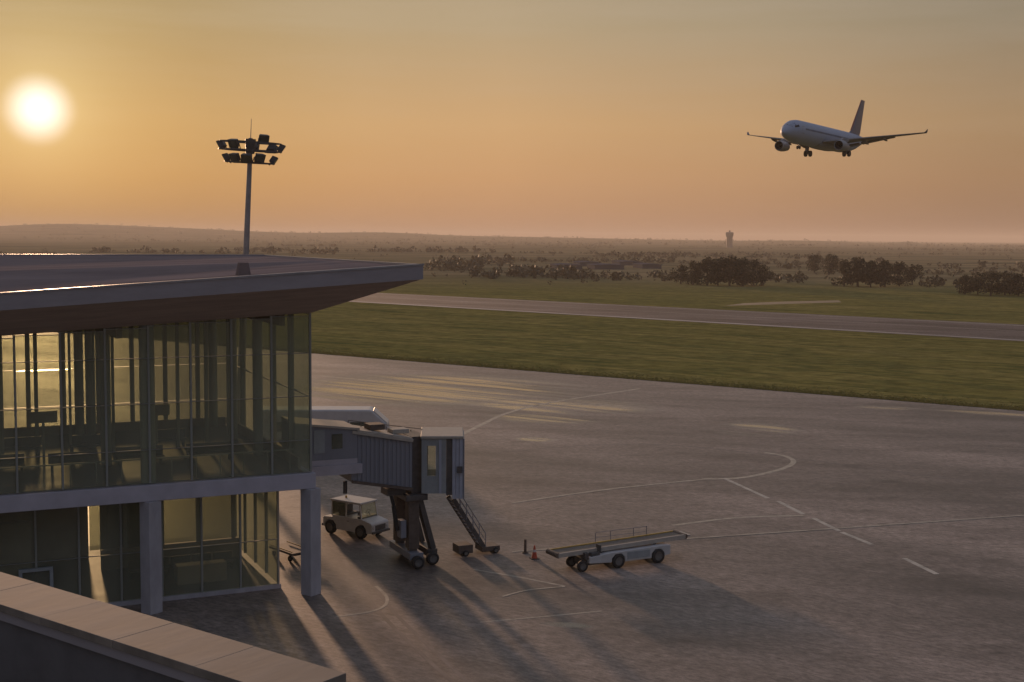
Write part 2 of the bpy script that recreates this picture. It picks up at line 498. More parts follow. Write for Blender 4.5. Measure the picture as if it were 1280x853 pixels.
class MB:
    def __init__(self):
        self.v = []
        self.f = []
        self.mi = []
        self.smooth = []
        self.cur = 0

    def add(self, vs, fs, smooth=False):
        k = len(self.v)
        self.v += [tuple(p) for p in vs]
        for f in fs:
            self.f.append([i + k for i in f])
            self.mi.append(self.cur)
            self.smooth.append(smooth)
        return self

    def box(self, x0, x1, y0, y1, z0, z1):
        return self.add([(x0, y0, z0), (x1, y0, z0), (x1, y1, z0), (x0, y1, z0), (x0, y0, z1), (x1, y0, z1), (x1, y1, z1), (x0, y1, z1)],
                        [(3, 2, 1, 0), (4, 5, 6, 7), (0, 1, 5, 4), (1, 2, 6, 5), (2, 3, 7, 6), (3, 0, 4, 7)])

    def hexa(self, b, t):
        return self.add(list(b) + list(t), [(3, 2, 1, 0), (4, 5, 6, 7), (0, 1, 5, 4), (1, 2, 6, 5), (2, 3, 7, 6), (3, 0, 4, 7)])

    def bar(self, a, b, w, h=None, upd=(0, 0, 1)):
        a, b = Vector(a), Vector(b)
        h = h or w
        d = (b - a).normalized()
        u = Vector(upd)
        if abs(d.dot(u)) > 0.98:
            u = Vector((1, 0, 0))
        s = d.cross(u).normalized() * w / 2
        q = s.cross(d).normalized() * h / 2
        return self.hexa([a - s - q, a + s - q, a + s + q, a - s + q], [b - s - q, b + s - q, b + s + q, b - s + q])

    def tube(self, a, b, r0, r1=None, n=12, cap=True):
        a, b = Vector(a), Vector(b)
        r1 = r0 if r1 is None else r1
        d = (b - a).normalized()
        u = Vector((0, 0, 1)) if abs(d.z) < 0.9 else Vector((1, 0, 0))
        s = d.cross(u).normalized()
        q = s.cross(d)
        vs = []
        for p, r in ((a, r0), (b, r1)):
            for i in range(n):
                t = 2 * math.pi * i / n
                vs.append(p + s * math.cos(t) * r + q * math.sin(t) * r)
        self.add(vs, [(i, n + i, n + (i + 1) % n, (i + 1) % n) for i in range(n)], True)
        if cap:
            self.add(vs[:n], [tuple(range(n))])
            self.add(vs[n:], [tuple(reversed(range(n)))])
        return self

    def prism(self, poly, y0, y1):           # polygon in x,z pushed along y
        n = len(poly)
        vs = [(x, y0, z) for x, z in poly] + [(x, y1, z) for x, z in poly]
        return self.add(vs, [tuple(range(n)), tuple(reversed(range(n, 2 * n)))] + [(i, n + i, n + (i + 1) % n, (i + 1) % n) for i in range(n)])

    def slab(self, poly, z0, z1):            # polygon in x,y pushed along z
        n = len(poly)
        vs = [(p[0], p[1], z0) for p in poly] + [(p[0], p[1], z1) for p in poly]
        return self.add(vs, [tuple(reversed(range(n))), tuple(range(n, 2 * n))] + [(i, (i + 1) % n, n + (i + 1) % n, n + i) for i in range(n)])

    def rings(self, rs, closed_ends=True):   # list of rings with equal counts
        n = len(rs[0])
        vs = [p for r in rs for p in r]
        fs = []
        for k in range(len(rs) - 1):
            fs += [(k * n + i, k * n + (i + 1) % n, (k + 1) * n + (i + 1) % n, (k + 1) * n + i) for i in range(n)]
        self.add(vs, fs, True)
        if closed_ends:
            self.add(rs[0], [tuple(reversed(range(n)))])
            self.add(rs[-1], [tuple(range(n))])
        return self

    def lathe(self, prof, axis='x', n=24, c=(0, 0, 0)):   # prof: (along, radius)
        rs = []
        for s, r in prof:
            ring = []
            for i in range(n):
                t = 2 * math.pi * i / n
                p = (s, r * math.cos(t), r * math.sin(t)) if axis == 'x' else ((r * math.cos(t), s, r * math.sin(t)) if axis == 'y' else (r * math.cos(t), r * math.sin(t), s))
                ring.append((p[0] + c[0], p[1] + c[1], p[2] + c[2]))
            rs.append(ring)
        return self.rings(rs, False)

    def mesh(self, name, mats, bevel=0.0):
        me = bpy.data.meshes.new(name)
        me.from_pydata(self.v, [], self.f)
        bm = bmesh.new()
        bm.from_mesh(me)
        bmesh.ops.remove_doubles(bm, verts=bm.verts, dist=1e-5)
        bmesh.ops.recalc_face_normals(bm, faces=bm.faces)
        if bevel:
            es = [e for e in bm.edges if len(e.link_faces) == 2 and e.calc_face_angle(0) > 0.5]
            bmesh.ops.bevel(bm, geom=es, offset=bevel, segments=2, affect='EDGES', profile=0.5, clamp_overlap=True)
        bm.to_mesh(me)
        bm.free()
        for m in (mats if isinstance(mats, (list, tuple)) else [mats]):
            me.materials.append(m)
        return me

    def build(self, name, m, parent=None, bevel=0.0, loc=(0, 0, 0), rot=(0, 0, 0), smooth=None):
        me = self.mesh(name, m, bevel)
        sm = any(self.smooth) if smooth is None else smooth
        if sm:
            for p in me.polygons:
                p.use_smooth = True
            try:
                me.set_sharp_from_angle(angle=rad(38))
            except Exception:
                pass
        return link(name, me, parent, loc, rot)


def copy_tree(o, parent=None):
    c = o.copy()
    col.objects.link(c)
    if parent is not None:
        c.parent = parent
    for ch in [x for x in o.children]:
        copy_tree(ch, c)
    return c


BOXMESH = {}


def boxpart(name, mkey, parent, x0, x1, y0, y1, z0, z1):
    """an alike piece: shares one unit box mesh per material, sized by its object scale"""
    k = (name, mkey)
    if k not in BOXMESH:
        BOXMESH[k] = MB().box(-0.5, 0.5, -0.5, 0.5, 0, 1).mesh(name, M[mkey])
    return link(name, BOXMESH[k], parent, ((x0 + x1) / 2, (y0 + y1) / 2, z0), (0, 0, 0), (x1 - x0, y1 - y0, z1 - z0))


def sheet(name, pts, z, m, kind='structure'):
    o = MB().add([(p[0], p[1], z) for p in pts], [tuple(range(len(pts)))]).build(name, m)
    return tag(o, kind=kind)


# ------------------------------------------------------------------ land
gm_ = MB()
xs = [-12000, -6000, -3000, -1500, -700, -300, 0, 300, 700, 1500, 3000, 6000, 12000]
ys = [-700, 0, 150, 300, 600, 1200, 2500, 5000, 9000, 14000]
gv = [(x, y, -0.03) for y in ys for x in xs]
nx = len(xs)
gm_.add(gv, [(j * nx + i, j * nx + i + 1, (j + 1) * nx + i + 1, (j + 1) * nx + i) for j in range(len(ys) - 1) for i in range(nx - 1)])
tag(gm_.build('ground', M['ground']), kind='structure')

ed = (EDGE_B - EDGE_A).normalized()
ap0, ap1 = EDGE_A - ed * 420, EDGE_B + ed * 380
apron = sheet('apron', [(-420, -250), (420, -250), (420, ap1.y), (ap1.x, ap1.y), (ap0.x, ap0.y), (-420, ap0.y)], 0.0, M['apron'])
nr = Vector((-ed.y, ed.x, 0))
TA, TB = G(480, 380), G(1280, 427)
td = (TB - TA).normalized()
FA, FB = G(500, 367.5), G(1280, 406)
fd = (FB - FA).normalized()
sheet('taxiway', [TA - td * 900, TB + td * 330, FB + fd * 330, FA - fd * 900], 0.0, M['taxi'])


def line_mesh(name, pts, w, m, parent, z=0.005, closed=False):
    pts = [Vector((p[0], p[1], 0)) for p in pts]
    vs, fs = [], []
    for i, p in enumerate(pts):
        a = pts[max(i - 1, 0)]
        b = pts[min(i + 1, len(pts) - 1)]
        d = (b - a).normalized()
        s = Vector((-d.y, d.x, 0)) * w / 2
        vs += [(p.x - s.x, p.y - s.y, z), (p.x + s.x, p.y + s.y, z)]
    for i in range(len(pts) - 1):
        fs.append((2 * i, 2 * i + 1, 2 * i + 3, 2 * i + 2))
    return MB().add(vs, fs).build(name, m, parent)


def spl(px, n=8):
    P = [G(*p) for p in px]
    out = []
    for i in range(len(P) - 1):
        p0, p1, p2, p3 = P[max(i - 1, 0)], P[i], P[i + 1], P[min(i + 2, len(P) - 1)]
        for k in range(n):
            t = k / n
            out.append(0.5 * ((2 * p1) + (p2 - p0) * t + (2 * p0 - 5 * p1 + 4 * p2 - p3) * t * t + (3 * p1 - p0 - 3 * p2 + p3) * t ** 3))
    out.append(P[-1])
    return out


def guide(px, w, m='mark', smooth=True, z=0.005):
    pts = spl(px) if smooth else [G(*p) for p in px]
    return line_mesh('guide_line', pts, w, M[m], apron, z)


guide([(574, 545), (604, 530), (636, 516), (690, 503), (800, 486)], 0.5)
guide([(956, 566), (980, 570), (992, 577), (978, 586), (930, 597), (878, 599)], 0.45)
for seg in ([(905, 598), (960, 623)], [(973, 627), (1004, 643)], [(1017, 648), (1049, 664)], [(1052, 665.5), (1090, 681)], [(1130, 698), (1171, 718)]):
    line_mesh('dash_line', [G(*seg[0]), G(*seg[1])], 0.34, M['mark_white'], apron, 0.0095)
guide([(640, 629), (760, 612), (890, 598.5)], 0.3, z=0.0095)
guide([(840, 657), (920, 647.5), (1004, 644.5)], 0.32)
guide([(640, 690), (860, 673.5), (1050, 660.5), (1330, 641)], 0.22, smooth=False, z=0.0145)
guide([(592, 712), (650, 722), (706, 733)], 0.18)
guide([(706, 733.5), (660, 738), (628, 746)], 0.16, z=0.0095)
guide([(600, 778), (680, 771), (752, 764)], 0.16)
guide([(420, 771), (462, 765), (481, 757), (483, 746), (470, 733)], 0.18)
guide([(400, 470), (520, 481), (640, 489)], 0.35)
guide([(500, 500), (600, 507), (760, 505)], 0.35)

M['tyre_mark'] = mat('rubber_streak', (0.125, 0.105, 0.097), 0.6, 0, 0.45, 0.6)
for px in ([(430, 700), (470, 760), (540, 830), (620, 900)], [(446, 700), (488, 760), (560, 830), (640, 900)], [(620, 566), (760, 556), (900, 562), (1290, 612)]):
    line_mesh('tyre_mark', spl(px), 0.22, M['tyre_mark'], apron, 0.0025)

# runway lines along the far taxiway
taxi_obj = bpy.data.objects['taxiway']


def tx(f, e):
    a = TA.lerp(FA, f)
    b = TB.lerp(FB, f)
    d = (b - a).normalized()
    return [a - d * e, b + d * e]


line_mesh('edge_line', tx(0.05, 300), 2.2, M['runway_line'], taxi_obj, 0.006)
line_mesh('edge_line', tx(0.93, 300), 1.0, M['runway_line'], taxi_obj, 0.006)
line_mesh('centre_line', tx(0.55, 300), 0.5, M['runway_line'], taxi_obj, 0.006)
sheet('dirt_track', [G(905, 382.5), G(985, 380), G(1052, 378), (G(1048, 375.5)), G(980, 377), G(930, 379)], -0.024, M['dirt'])


# grass standing along the field edge, thinner further in
def grass():
    n = 18000
    t = rng.uniform(-30, 150, n)
    dd = rng.exponential(1.6, n)
    keep = dd < 110
    t, dd = t[keep], dd[keep]
    n = len(t)
    bx = EDGE_A.x + ed.x * t + nr.x * dd
    by = EDGE_A.y + ed.y * t + nr.y * dd
    V = np.zeros((n, 3, 3, 3))
    for k in range(3):
        a = rng.uniform(0, 2 * np.pi, n)
        h = rng.uniform(0.02, 0.07, n) * (1 + 0.5 * (dd < 0.6))
        w = rng.uniform(0.05, 0.12, n)
        ox, oy = rng.normal(0, .12, n), rng.normal(0, .12, n)
        V[:, k, 0] = np.stack([bx + ox - np.cos(a) * w, by + oy - np.sin(a) * w, np.full(n, -0.03)], 1)
        V[:, k, 1] = np.stack([bx + ox + np.cos(a) * w, by + oy + np.sin(a) * w, np.full(n, -0.03)], 1)
        V[:, k, 2] = np.stack([bx + ox + rng.normal(0, .07, n), by + oy + rng.normal(0, .07, n), h], 1)
    tri_obj('grass', V.reshape(-1, 3), 3, M['blade'])


def tri_obj(name, V, k, m, parent=None):
    n = len(V) // k
    me = bpy.data.meshes.new(name)
    me.vertices.add(len(V))
    me.vertices.foreach_set('co', np.ascontiguousarray(V, dtype=np.float32).ravel())
    me.loops.add(len(V))
    me.loops.foreach_set('vertex_index', np.arange(len(V), dtype=np.int32))
    me.polygons.add(n)
    me.polygons.foreach_set('loop_start', np.arange(0, len(V), k, dtype=np.int32))
    me.polygons.foreach_set('loop_total', np.full(n, k, dtype=np.int32))
    me.update(calc_edges=True)
    me.validate()
    me.materials.append(m)
    o = link(name, me, parent)
    o['kind'] = 'stuff'
    return o


grass()


def leaf_quads(c, s, n_unused=None):
    """random quads at centres c (n,3) with half sizes s (n,)"""
    n = len(c)
    a = rng.normal(size=(n, 3))
    a /= np.linalg.norm(a, axis=1)[:, None]
    b = rng.normal(size=(n, 3))
    b -= a * (a * b).sum(1)[:, None]
    b /= np.linalg.norm(b, axis=1)[:, None]
    a, b = a * s[:, None], b * s[:, None] * 0.7
    return np.stack([c - a - b * .4, c - a * .1 - b, c + a, c + b * .9 - a * .2], 1).reshape(-1, 3)


# far scrub, hedges and woods: one uncountable mass
def scrub():
    C, S = [], []

    def clump(x, y, r, h, n, z0=0.0):
        u = rng.normal(size=(n, 3))
        u /= np.linalg.norm(u, axis=1)[:, None]
        rr = rng.uniform(0.35, 1.0, n) ** 0.6
        p = u * rr[:, None] * np.array([r, r, h / 2]) + np.array([x, y, z0 + h / 2])
        p[:, 2] = np.maximum(p[:, 2], z0 + 0.05)
        C.append(p)
        S.append(rng.uniform(0.22, 0.42, n) * r)
    # hedgerows and thickets
    for b in range(46):
        y = math.exp(rng.uniform(math.log(640), math.log(5200)))
        x = rng.uniform(-0.52, 0.52) * y
        if y < 900 and -0.06 * y < x < 0.30 * y and rng.random() < .6:
            continue
        if y > 1400 and x / y < -0.18 and rng.random() < .85:
            continue
        ln = rng.uniform(0.03, 0.22) * y
        sl_ = rng.normal(0, 0.05)
        h0 = rng.uniform(1.2, 3.2) if y < 1100 else rng.uniform(2.2, 5.5)
        k = int(min(90, ln / (h0 * 0.9)))
        for _ in range(k):
            t = rng.uniform(-.5, .5) * ln
            h = h0 * rng.uniform(.5, 1.35)
            clump(x + t, y + sl_ * t + rng.normal(0, 0.008 * y), h * rng.uniform(.5, .9), h, 22 if y < 1600 else 12)
    # scattered bushes on the open ground
    for _ in range(260):
        y = math.exp(rng.uniform(math.log(470), math.log(3000)))
        x = rng.uniform(-0.5, 0.5) * y
        if y > 1200 and x / y < -0.15:
            continue
        h = rng.uniform(0.8, 2.6) * (1 if y < 900 else 1.6)
        clump(x, y, h * rng.uniform(.5, 1.0), h, 14)
    # thicket of small trees in the middle distance
    for (x0, x1, yb, n, hh) in ((530, 600, 338, 26, 5), (590, 720, 346, 46, 4.5), (690, 850, 349, 40, 3.2), (540, 640, 331, 24, 5), (735, 850, 328, 20, 4),
                                (960, 1010, 352, 14, 4), (1150, 1200, 358, 8, 4), (1160, 1290, 336, 16, 4), (1000, 1110, 330, 12, 4), (840, 1000, 336, 14, 4)):
        for _ in range(n):
            p = G(rng.uniform(x0, x1), yb + rng.normal(0, 1.6))
            h = hh * rng.uniform(.55, 1.3)
            clump(p.x, p.y, h * rng.uniform(.45, .8), h, 30)
    # wood along the skyline
    for _ in range(900):
        y = rng.uniform(3200, 6000)
        x = rng.uniform(-0.5, 0.5) * y
        h = rng.uniform(3, 8)
        clump(x, y, h * rng.uniform(.6, 1.4), h, 8, hill_z(x, y))
    C_, S_ = np.concatenate(C), np.concatenate(S)
    tri_obj('scrubland', leaf_quads(C_, S_), 4, M['scrub'])


def hill_z(x, y):
    a = x / y * FPX + 640                     # bearing
    prof = 0.0
    for c, w, h in ((-260, 260, 34), (215, 210, 40), (480, 90, 22), (60, 120, 26), (640, 120, 14), (820, 170, 9), (1128, 14, 11), (1010, 70, 9)):
        prof += h * math.exp(-((a - c) / w) ** 2)
    d = math.exp(-((y - 5600) / 1100) ** 2)
    return prof * d + 0.6 * math.sin(x * 0.01) * math.sin(y * 0.013) * d


hb = MB()
HX = [i * 0.011 for i in range(-52, 53)]
HY = [3200 + 300 * j for j in range(20)]
hv = [(tx_ * y, y, hill_z(tx_ * y, y) - 0.1 - (0.6 if hill_z(tx_ * y, y) < 0.5 else 0)) for y in HY for tx_ in HX]
hn = len(HX)
hb.add(hv, [(j * hn + i, j * hn + i + 1, (j + 1) * hn + i + 1, (j + 1) * hn + i) for j in range(len(HY) - 1) for i in range(hn - 1)], True)
tag(hb.build('hills', M['ground']), kind='structure')
scrub()


# trees: tapered trunk, limbs and a crown of leaf faces
def tree_meshes(h, seed):
    global rng
    keep = rng
    rng = np.random.default_rng(seed)
    tb = MB()
    tb.tube((0, 0, -0.1), (rng.normal(0, .1), rng.normal(0, .1), h * 0.32), h * 0.035, h * 0.022, 7)
    blobs = []
    for k in range(14):
        a = rng.uniform(0, 2 * math.pi)
        rr = rng.uniform(0.05, 0.36) * h
        z = rng.uniform(0.16, 0.80) * h
        rr *= 1.1 - abs(z / h - 0.5)
        e = (rr * math.cos(a), rr * math.sin(a), z)
        blobs.append((e, rng.uniform(0.17, 0.26) * h))
        tb.tube((0, 0, h * rng.uniform(.18, .32)), e, h * 0.014, h * 0.004, 5, False)
    blobs.append(((0, 0, .80 * h), .17 * h))
    C, S = [], []
    for e, r in blobs:
        n = 85
        u = rng.normal(size=(n, 3))
        u /= np.linalg.norm(u, axis=1)[:, None]
        q = u * (rng.uniform(.25, 1, n) ** .5)[:, None] * r * np.array([1, 1, .8]) + np.array(e)
        q[:, 2] = np.maximum(q[:, 2], 0.03 * h)
        C.append(q)
        S.append(rng.uniform(.022, .05, n) * h)
    cm = leaf_quads(np.concatenate(C), np.concatenate(S))
    rng = keep
    tmesh = tb.mesh('trunk', M['trunk'])
    o = tri_obj('crown', cm, 4, M['leaf'])
    cmesh = o.data
    bpy.data.objects.remove(o)
    return tmesh, cmesh


TREES = [tree_meshes(10.0, s) for s in (3, 4, 5, 8)]
ORD = ['leftmost', 'second from left', 'third from left', 'fourth from left', 'fifth from left', 'sixth from left', 'seventh from left', 'eighth from left', 'ninth from left']


def trees(lst, clump, group):
    lst = sorted(lst)
    for i, (x, yb, ht, back) in enumerate(lst):
        p = G(x, yb)
        p = p * ((p.y + back) / p.y)
        hpx = (yb - ht) / FPX * p.y
        pos = 'rightmost' if i == len(lst) - 1 else ORD[i]
        t = empty('broadleaf_tree', (p.x, p.y, -0.03), rng.uniform(0, 6), f'dark rounded tree, {pos} in {clump}', 'tree', group)
        s = hpx / 9.4
        t.scale = (s * rng.uniform(1.0, 1.25), s * rng.uniform(1.0, 1.25), s)
        tm, cm = TREES[(i * 3 + len(lst)) % 4]
        link('trunk', tm, t)
        link('crown', cm, t)


trees([(851, 355, 330, 0), (866, 357, 327, 6), (884, 357, 322, 0), (897, 358, 324, 8), (912, 358, 320, 4), (928, 358, 322, 0), (942, 358, 326, 7), (952, 357, 331, 0)],
      'the broad thicket left of the field track', 'trees in the broad thicket')
trees([(1018, 343, 320, 30), (1036, 345, 319, 20), (1055, 358, 325, 0), (1072, 359, 322, 5), (1088, 359, 325, 0), (1106, 360, 326, 8), (1124, 358, 328, 0), (1140, 357, 331, 6)],
      'the ragged thicket right of centre', 'trees in the ragged thicket')
trees([(1206, 368, 344, 0), (1222, 369, 341, 5), (1238, 370, 338, 0), (1256, 370, 340, 7), (1273, 370, 343, 0), (1290, 371, 340, 0)],
      'the thicket at the right edge', 'trees in the right edge thicket')

# far buildings
tw = D(912, 296, 2600)
t = empty('control_tower', (tw.x, tw.y, 0), 0, 'small dark control tower silhouette on the hazy skyline', 'tower')
t.scale = (1.05, 1.05, 0.74)
MB().tube((0, 0, 0), (0, 0, 28), 6.4, 5.8, 10).build('shaft', M['tower'], t, smooth=False)
MB().tube((0, 0, 28), (0, 0, 32), 6.2, 7.2, 8).tube((0, 0, 32), (0, 0, 40), 7.2, 7.8, 8).build('cab', M['tower'], t, smooth=False)
MB().tube((0, 0, 40), (0, 0, 42), 8.0, 6.0, 8).tube((0, 0, 42), (0, 0, 47), 2.2, 1.2, 6).build('roof', M['tower'], t, smooth=False)
shed_px = [(712, 337, 40, 'leftmost and broadest'), (738, 333, 34, 'second from left'), (762, 337, 46, 'middle'), (789, 332, 36, 'fourth from left'), (815, 336, 30, 'rightmost')]
for (x, y, w, pos) in shed_px:
    p = G(x, y)
    wd = w / FPX * p.y * 0.8
    s = empty('greenhouse', (p.x, p.y, 0), 0.1, f'far low grey blue roofed shed, {pos} of the row beyond the field', 'shed', 'far low grey sheds')
    b = MB()
    b.box(-wd / 2, wd / 2, 0, 30, 0, 2.2)
    b.build('wall', M['shed'], s)
    r = MB()
    r.prism([(-wd / 2 - .5, 2.21), (wd / 2 + .5, 2.21), (wd / 2 + .5, 2.5), (0, 3.0), (-wd / 2 - .5, 2.5)], -0.4, 30.4)
    r.build('roof', M['shed'], s)

# ------------------------------------------------------------------ terminal building
C0 = G(389, 743)
C2 = G(190, 766)
SP = (C0 - C2).length
BA = math.atan2(C0.y - C2.y, C0.x - C2.x)
term = empty('terminal_building', C0, BA, 'glass walled terminal hall under a tapering overhanging roof at left', 'building')
XL = -37.0
YD = 18.0
SL = 0.0546
ztop = lambda X: 14.57 + SL * X          # top of the glass
zf = lambda X: 17.10 + 0.062 * (X - 4.88)   # front edge of the roof
ZB = 17.05
XR, YF, YB = 4.88, -3.26, 27.0
TH = 0.76
YC = 10.0
zc = lambda X: 17.08 + 0.031 * (X - 4.88)
XA = XL - 3

# roof deck (two planes and a crease), fascia boards, soffit
MB().add([(XA, YF + .35, zf(XA) - .22), (XR - .3, YF + .35, zf(XR) - .12), (XR - .3, YC, zc(XR) - .06), (XA, YC, zc(XA)), (XR - .3, YB - .2, ZB - .06), (XA, YB - .2, ZB)],
         [(0, 1, 2, 3), (3, 2, 4, 5)]).build('roof_deck', M['roof'], term)
MB().hexa([(XA, YF, zf(XA) - TH), (XR, YF, zf(XR) - TH), (XR - .3, YF + .35, zf(XR) - TH), (XA, YF + .35, zf(XA) - TH)],
          [(XA, YF, zf(XA)), (XR, YF, zf(XR)), (XR - .3, YF + .35, zf(XR)), (XA, YF + .35, zf(XA))]).build('front_fascia', M['fascia'], term)
MB().hexa([(XR, YF, zf(XR) - TH), (XR, YB, ZB - TH), (XR - .3, YB, ZB - TH), (XR - .3, YF + .35, zf(XR) - TH)],
          [(XR, YF, zf(XR) - .002), (XR, YB, ZB + .02), (XR - .3, YB, ZB + .02), (XR - .3, YF + .35, zf(XR) - .002)]).build('end_fascia', M['fascia'], term)
MB().box(XA, XR - .302, YB - .2, YB, ZB - TH, ZB + .05).build('rear_fascia', M['fascia'], term)
# edge trim along the top of the fascia
MB().hexa([(XA, YF - .04, zf(XA) - .07), (XR + .04, YF - .04, zf(XR) - .07), (XR + .04, YF - .002, zf(XR) - .07), (XA, YF - .002, zf(XA) - .07)],
          [(XA, YF - .04, zf(XA) + .02), (XR + .04, YF - .04, zf(XR) + .02), (XR + .04, YF - .002, zf(XR) + .02), (XA, YF - .002, zf(XA) + .02)]).build('fascia_trim', M['galv'], term)
sf = MB()
e1 = (XA, YF + .02, zf(XA) - TH + .01)
e2 = (XR - .02, YF + .02, zf(XR) - TH + .01)
e3 = (XR - .02, YB - .02, ZB - TH + .01)
i1 = (XA, -0.06, ztop(XA))
i2 = (0.06, -0.06, ztop(0))
i3 = (0.06, YD + .06, ztop(0))
i4 = (XA, YD + .06, ztop(XA))
e4 = (XA, YB - .02, ZB - TH + .01)
sf.add([e1, e2, e3, e4, i1, i2, i3, i4], [(0, 1, 5, 4), (1, 2, 6, 5), (2, 3, 7, 6)])
sf.build('soffit', M['soffit'], term)
MB().hexa([(XA, -.05, ztop(XA)), (.05, -.05, ztop(0)), (.05, YD + .05, ztop(0)), (XA, YD + .05, ztop(XA))],
          [(XA, -.05, ztop(XA) + .3), (.05, -.05, ztop(0) + .3), (.05, YD + .05, ztop(0) + .3), (XA, YD + .05, ztop(XA) + .3)]).build('ceiling', M['ceiling'], term)
# small plant box and hatch on the roof, base of a pipe by the mast
vp = Matrix.Rotation(-BA, 4, 'Z') @ (D(304, 338, 64.0) - C0)
MB().hexa([(vp.x - .36, vp.y - .3, vp.z - .4), (vp.x + .36, vp.y - .3, vp.z - .4), (vp.x + .36, vp.y + .3, vp.z - .4), (vp.x - .36, vp.y + .3, vp.z - .4)],
          [(vp.x - .22, vp.y - .2, vp.z + .38), (vp.x + .22, vp.y - .2, vp.z + .38), (vp.x + .22, vp.y + .2, vp.z + .38), (vp.x - .22, vp.y + .2, vp.z + .38)]).build('roof_vent', M['roof'], term)

# first floor slab with its pale edge
MB().box(XL, 0.22, -0.22, YD + .2, 5.56, 6.36).build('floor_slab', M['slab'], term, bevel=0.03)
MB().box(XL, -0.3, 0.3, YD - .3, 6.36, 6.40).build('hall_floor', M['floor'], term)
MB().box(XL - 0.3, XL, -0.2, YD + .2, 0, 13.0).build('side_wall', M['inner'], term)

# glazing
BAY = SP / 4
rows = [6.42, 8.10, 10.35, 12.55]


def glaze(axis, n, pitch, fixed, z0s, topf, mk, glass, wm=0.10, dm=0.16, thick=0.02, off=0.0):
    """mullions, transoms and panes along X (axis='x', at y=fixed) or along Y (axis='y', at x=fixed)"""
    for i in range(n + 1):
        s = -i * pitch - off if axis == 'x' else i * pitch + off
        X = s if axis == 'x' else fixed
        top = topf(X) - 0.02
        if axis == 'x':
            boxpart('mullion', mk, term, s - wm / 2, s + wm / 2, fixed - dm / 2, fixed + dm / 2, z0s[0], top)
        elif i > 0:
            boxpart('mullion', mk, term, fixed - dm / 2, fixed + dm / 2, s - wm / 2, s + wm / 2, z0s[0], top)
    for i in range(n):
        for k, z in enumerate(z0s):
            a, b = (i * pitch + off + wm / 2 + .003, (i + 1) * pitch + off - wm / 2 - .003)
            X = -b if axis == 'x' else fixed
            z1 = z0s[k + 1] - .06 if k + 1 < len(z0s) else topf(X) - .08
            za = z + .003 if k else z
            if axis == 'x':
                boxpart('pane', glass, term, -b, -a, fixed - thick / 2, fixed + thick / 2, za, z1)
                boxpart('transom', mk, term, -b, -a, fixed - dm / 3, fixed + dm / 3, z1 + .008, z1 + .040)
            else:
                boxpart('pane', glass, term, fixed - thick / 2, fixed + thick / 2, a, b, za, z1)
                boxpart('transom', mk, term, fixed - dm / 3, fixed + dm / 3, a, b, z1 + .008, z1 + .040)


glaze('x', 18, BAY, 0.0, rows, ztop, 'mullion', 'glass')
glaze('y', 5, YD / 5, 0.0, [6.42, 10.35], ztop, 'mullion', 'glass', wm=0.16, dm=0.30)
MB().box(XL, -0.35, YD - .42, YD - .22, 6.405, 6.95).build('shade_upstand', M['inner'], term)  # low wall added to keep the low sun off the hall floor
MB().box(-0.33, -0.18, 1.2, YD - .45, 6.405, 6.95).build('shade_upstand', M['inner'], term)  # second added wall, shading the floor along the end glazing
glaze('x', 18, BAY, YD, [6.42, 8.1, 10.35], ztop, 'mullion', 'glass_dark', wm=0.26)
# ground floor glazing, set back under the hall
GX, GY = -1.23, 1.86
gtop = lambda X: 5.56
glaze('x', 16, BAY * 0.99, GY, [0.22, 2.65], gtop, 'mullion', 'glass', off=-GX)
for i in range(1, 5):
    boxpart('mullion', 'mullion', term, GX - .08, GX + .08, GY + i * 2.4 - .05, GY + i * 2.4 + .05, 0.22, 5.54)
for i in range(4):
    boxpart('pane', 'glass', term, GX - .01, GX + .01, GY + i * 2.4 + .08, GY + (i + 1) * 2.4 - .06, 0.22, 5.5)
MB().box(XL, GX + .12, GY - .12, GY + .12, 0, 0.215).build('plinth', M['concrete'], term)
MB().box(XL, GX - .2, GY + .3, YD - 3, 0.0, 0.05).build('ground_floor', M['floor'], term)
# rear rooms of the ground floor
MB().box(XL, -9.5, 12.0, YD - .5, 0.05, 5.5).build('core_wall', M['inner'], term)
MB().box(-8.8, -6.4, 9.5, 12.5, 0.05, 5.5).build('lift_shaft', M['inner'], term)
MB().box(-19.98, -13.0, 6.5, 7.0, 0.05, 3.6).build('partition', M['inner'], term)  # run wide to shut off a bright streak of sun between partitions
MB().box(-30.0, -20.0, 7.5, 8.0, 0.05, 4.6).build('partition', M['inner'], term)
MB().box(-6.0, -3.4, 4.2, 5.0, 0.05, 1.05).build('counter', M['inner'], term, bevel=0.04)
MB().box(-9.2, -1.6, 9.0, 9.3, 0.05, 1.15).build('dado_wall', M['inner'], term)
for i in range(4):
    X = -1.9 - i * 2.0
    boxpart('rear_pane', 'glass_dark', term, X - 1.88, X - .12, 9.12, 9.16, 1.18, 5.45)
    boxpart('rear_post', 'mullion', term, X - .10, X + .10, 9.02, 9.26, 1.153, 5.5)
# rows of waiting seats on the ground floor
for i in range(5):
    sb = MB()
    x = -3.0 - i * 1.15
    sb.box(x - .5, x + .5, 6.4, 6.95, .38, .46).box(x - .5, x + .5, 6.95, 7.03, .46, .95).box(x - .45, x - .38, 6.5, 6.9, .05, .38).box(x + .38, x + .45, 6.5, 6.9, .05, .38)
    sb.build('bench', M['seat'], term)
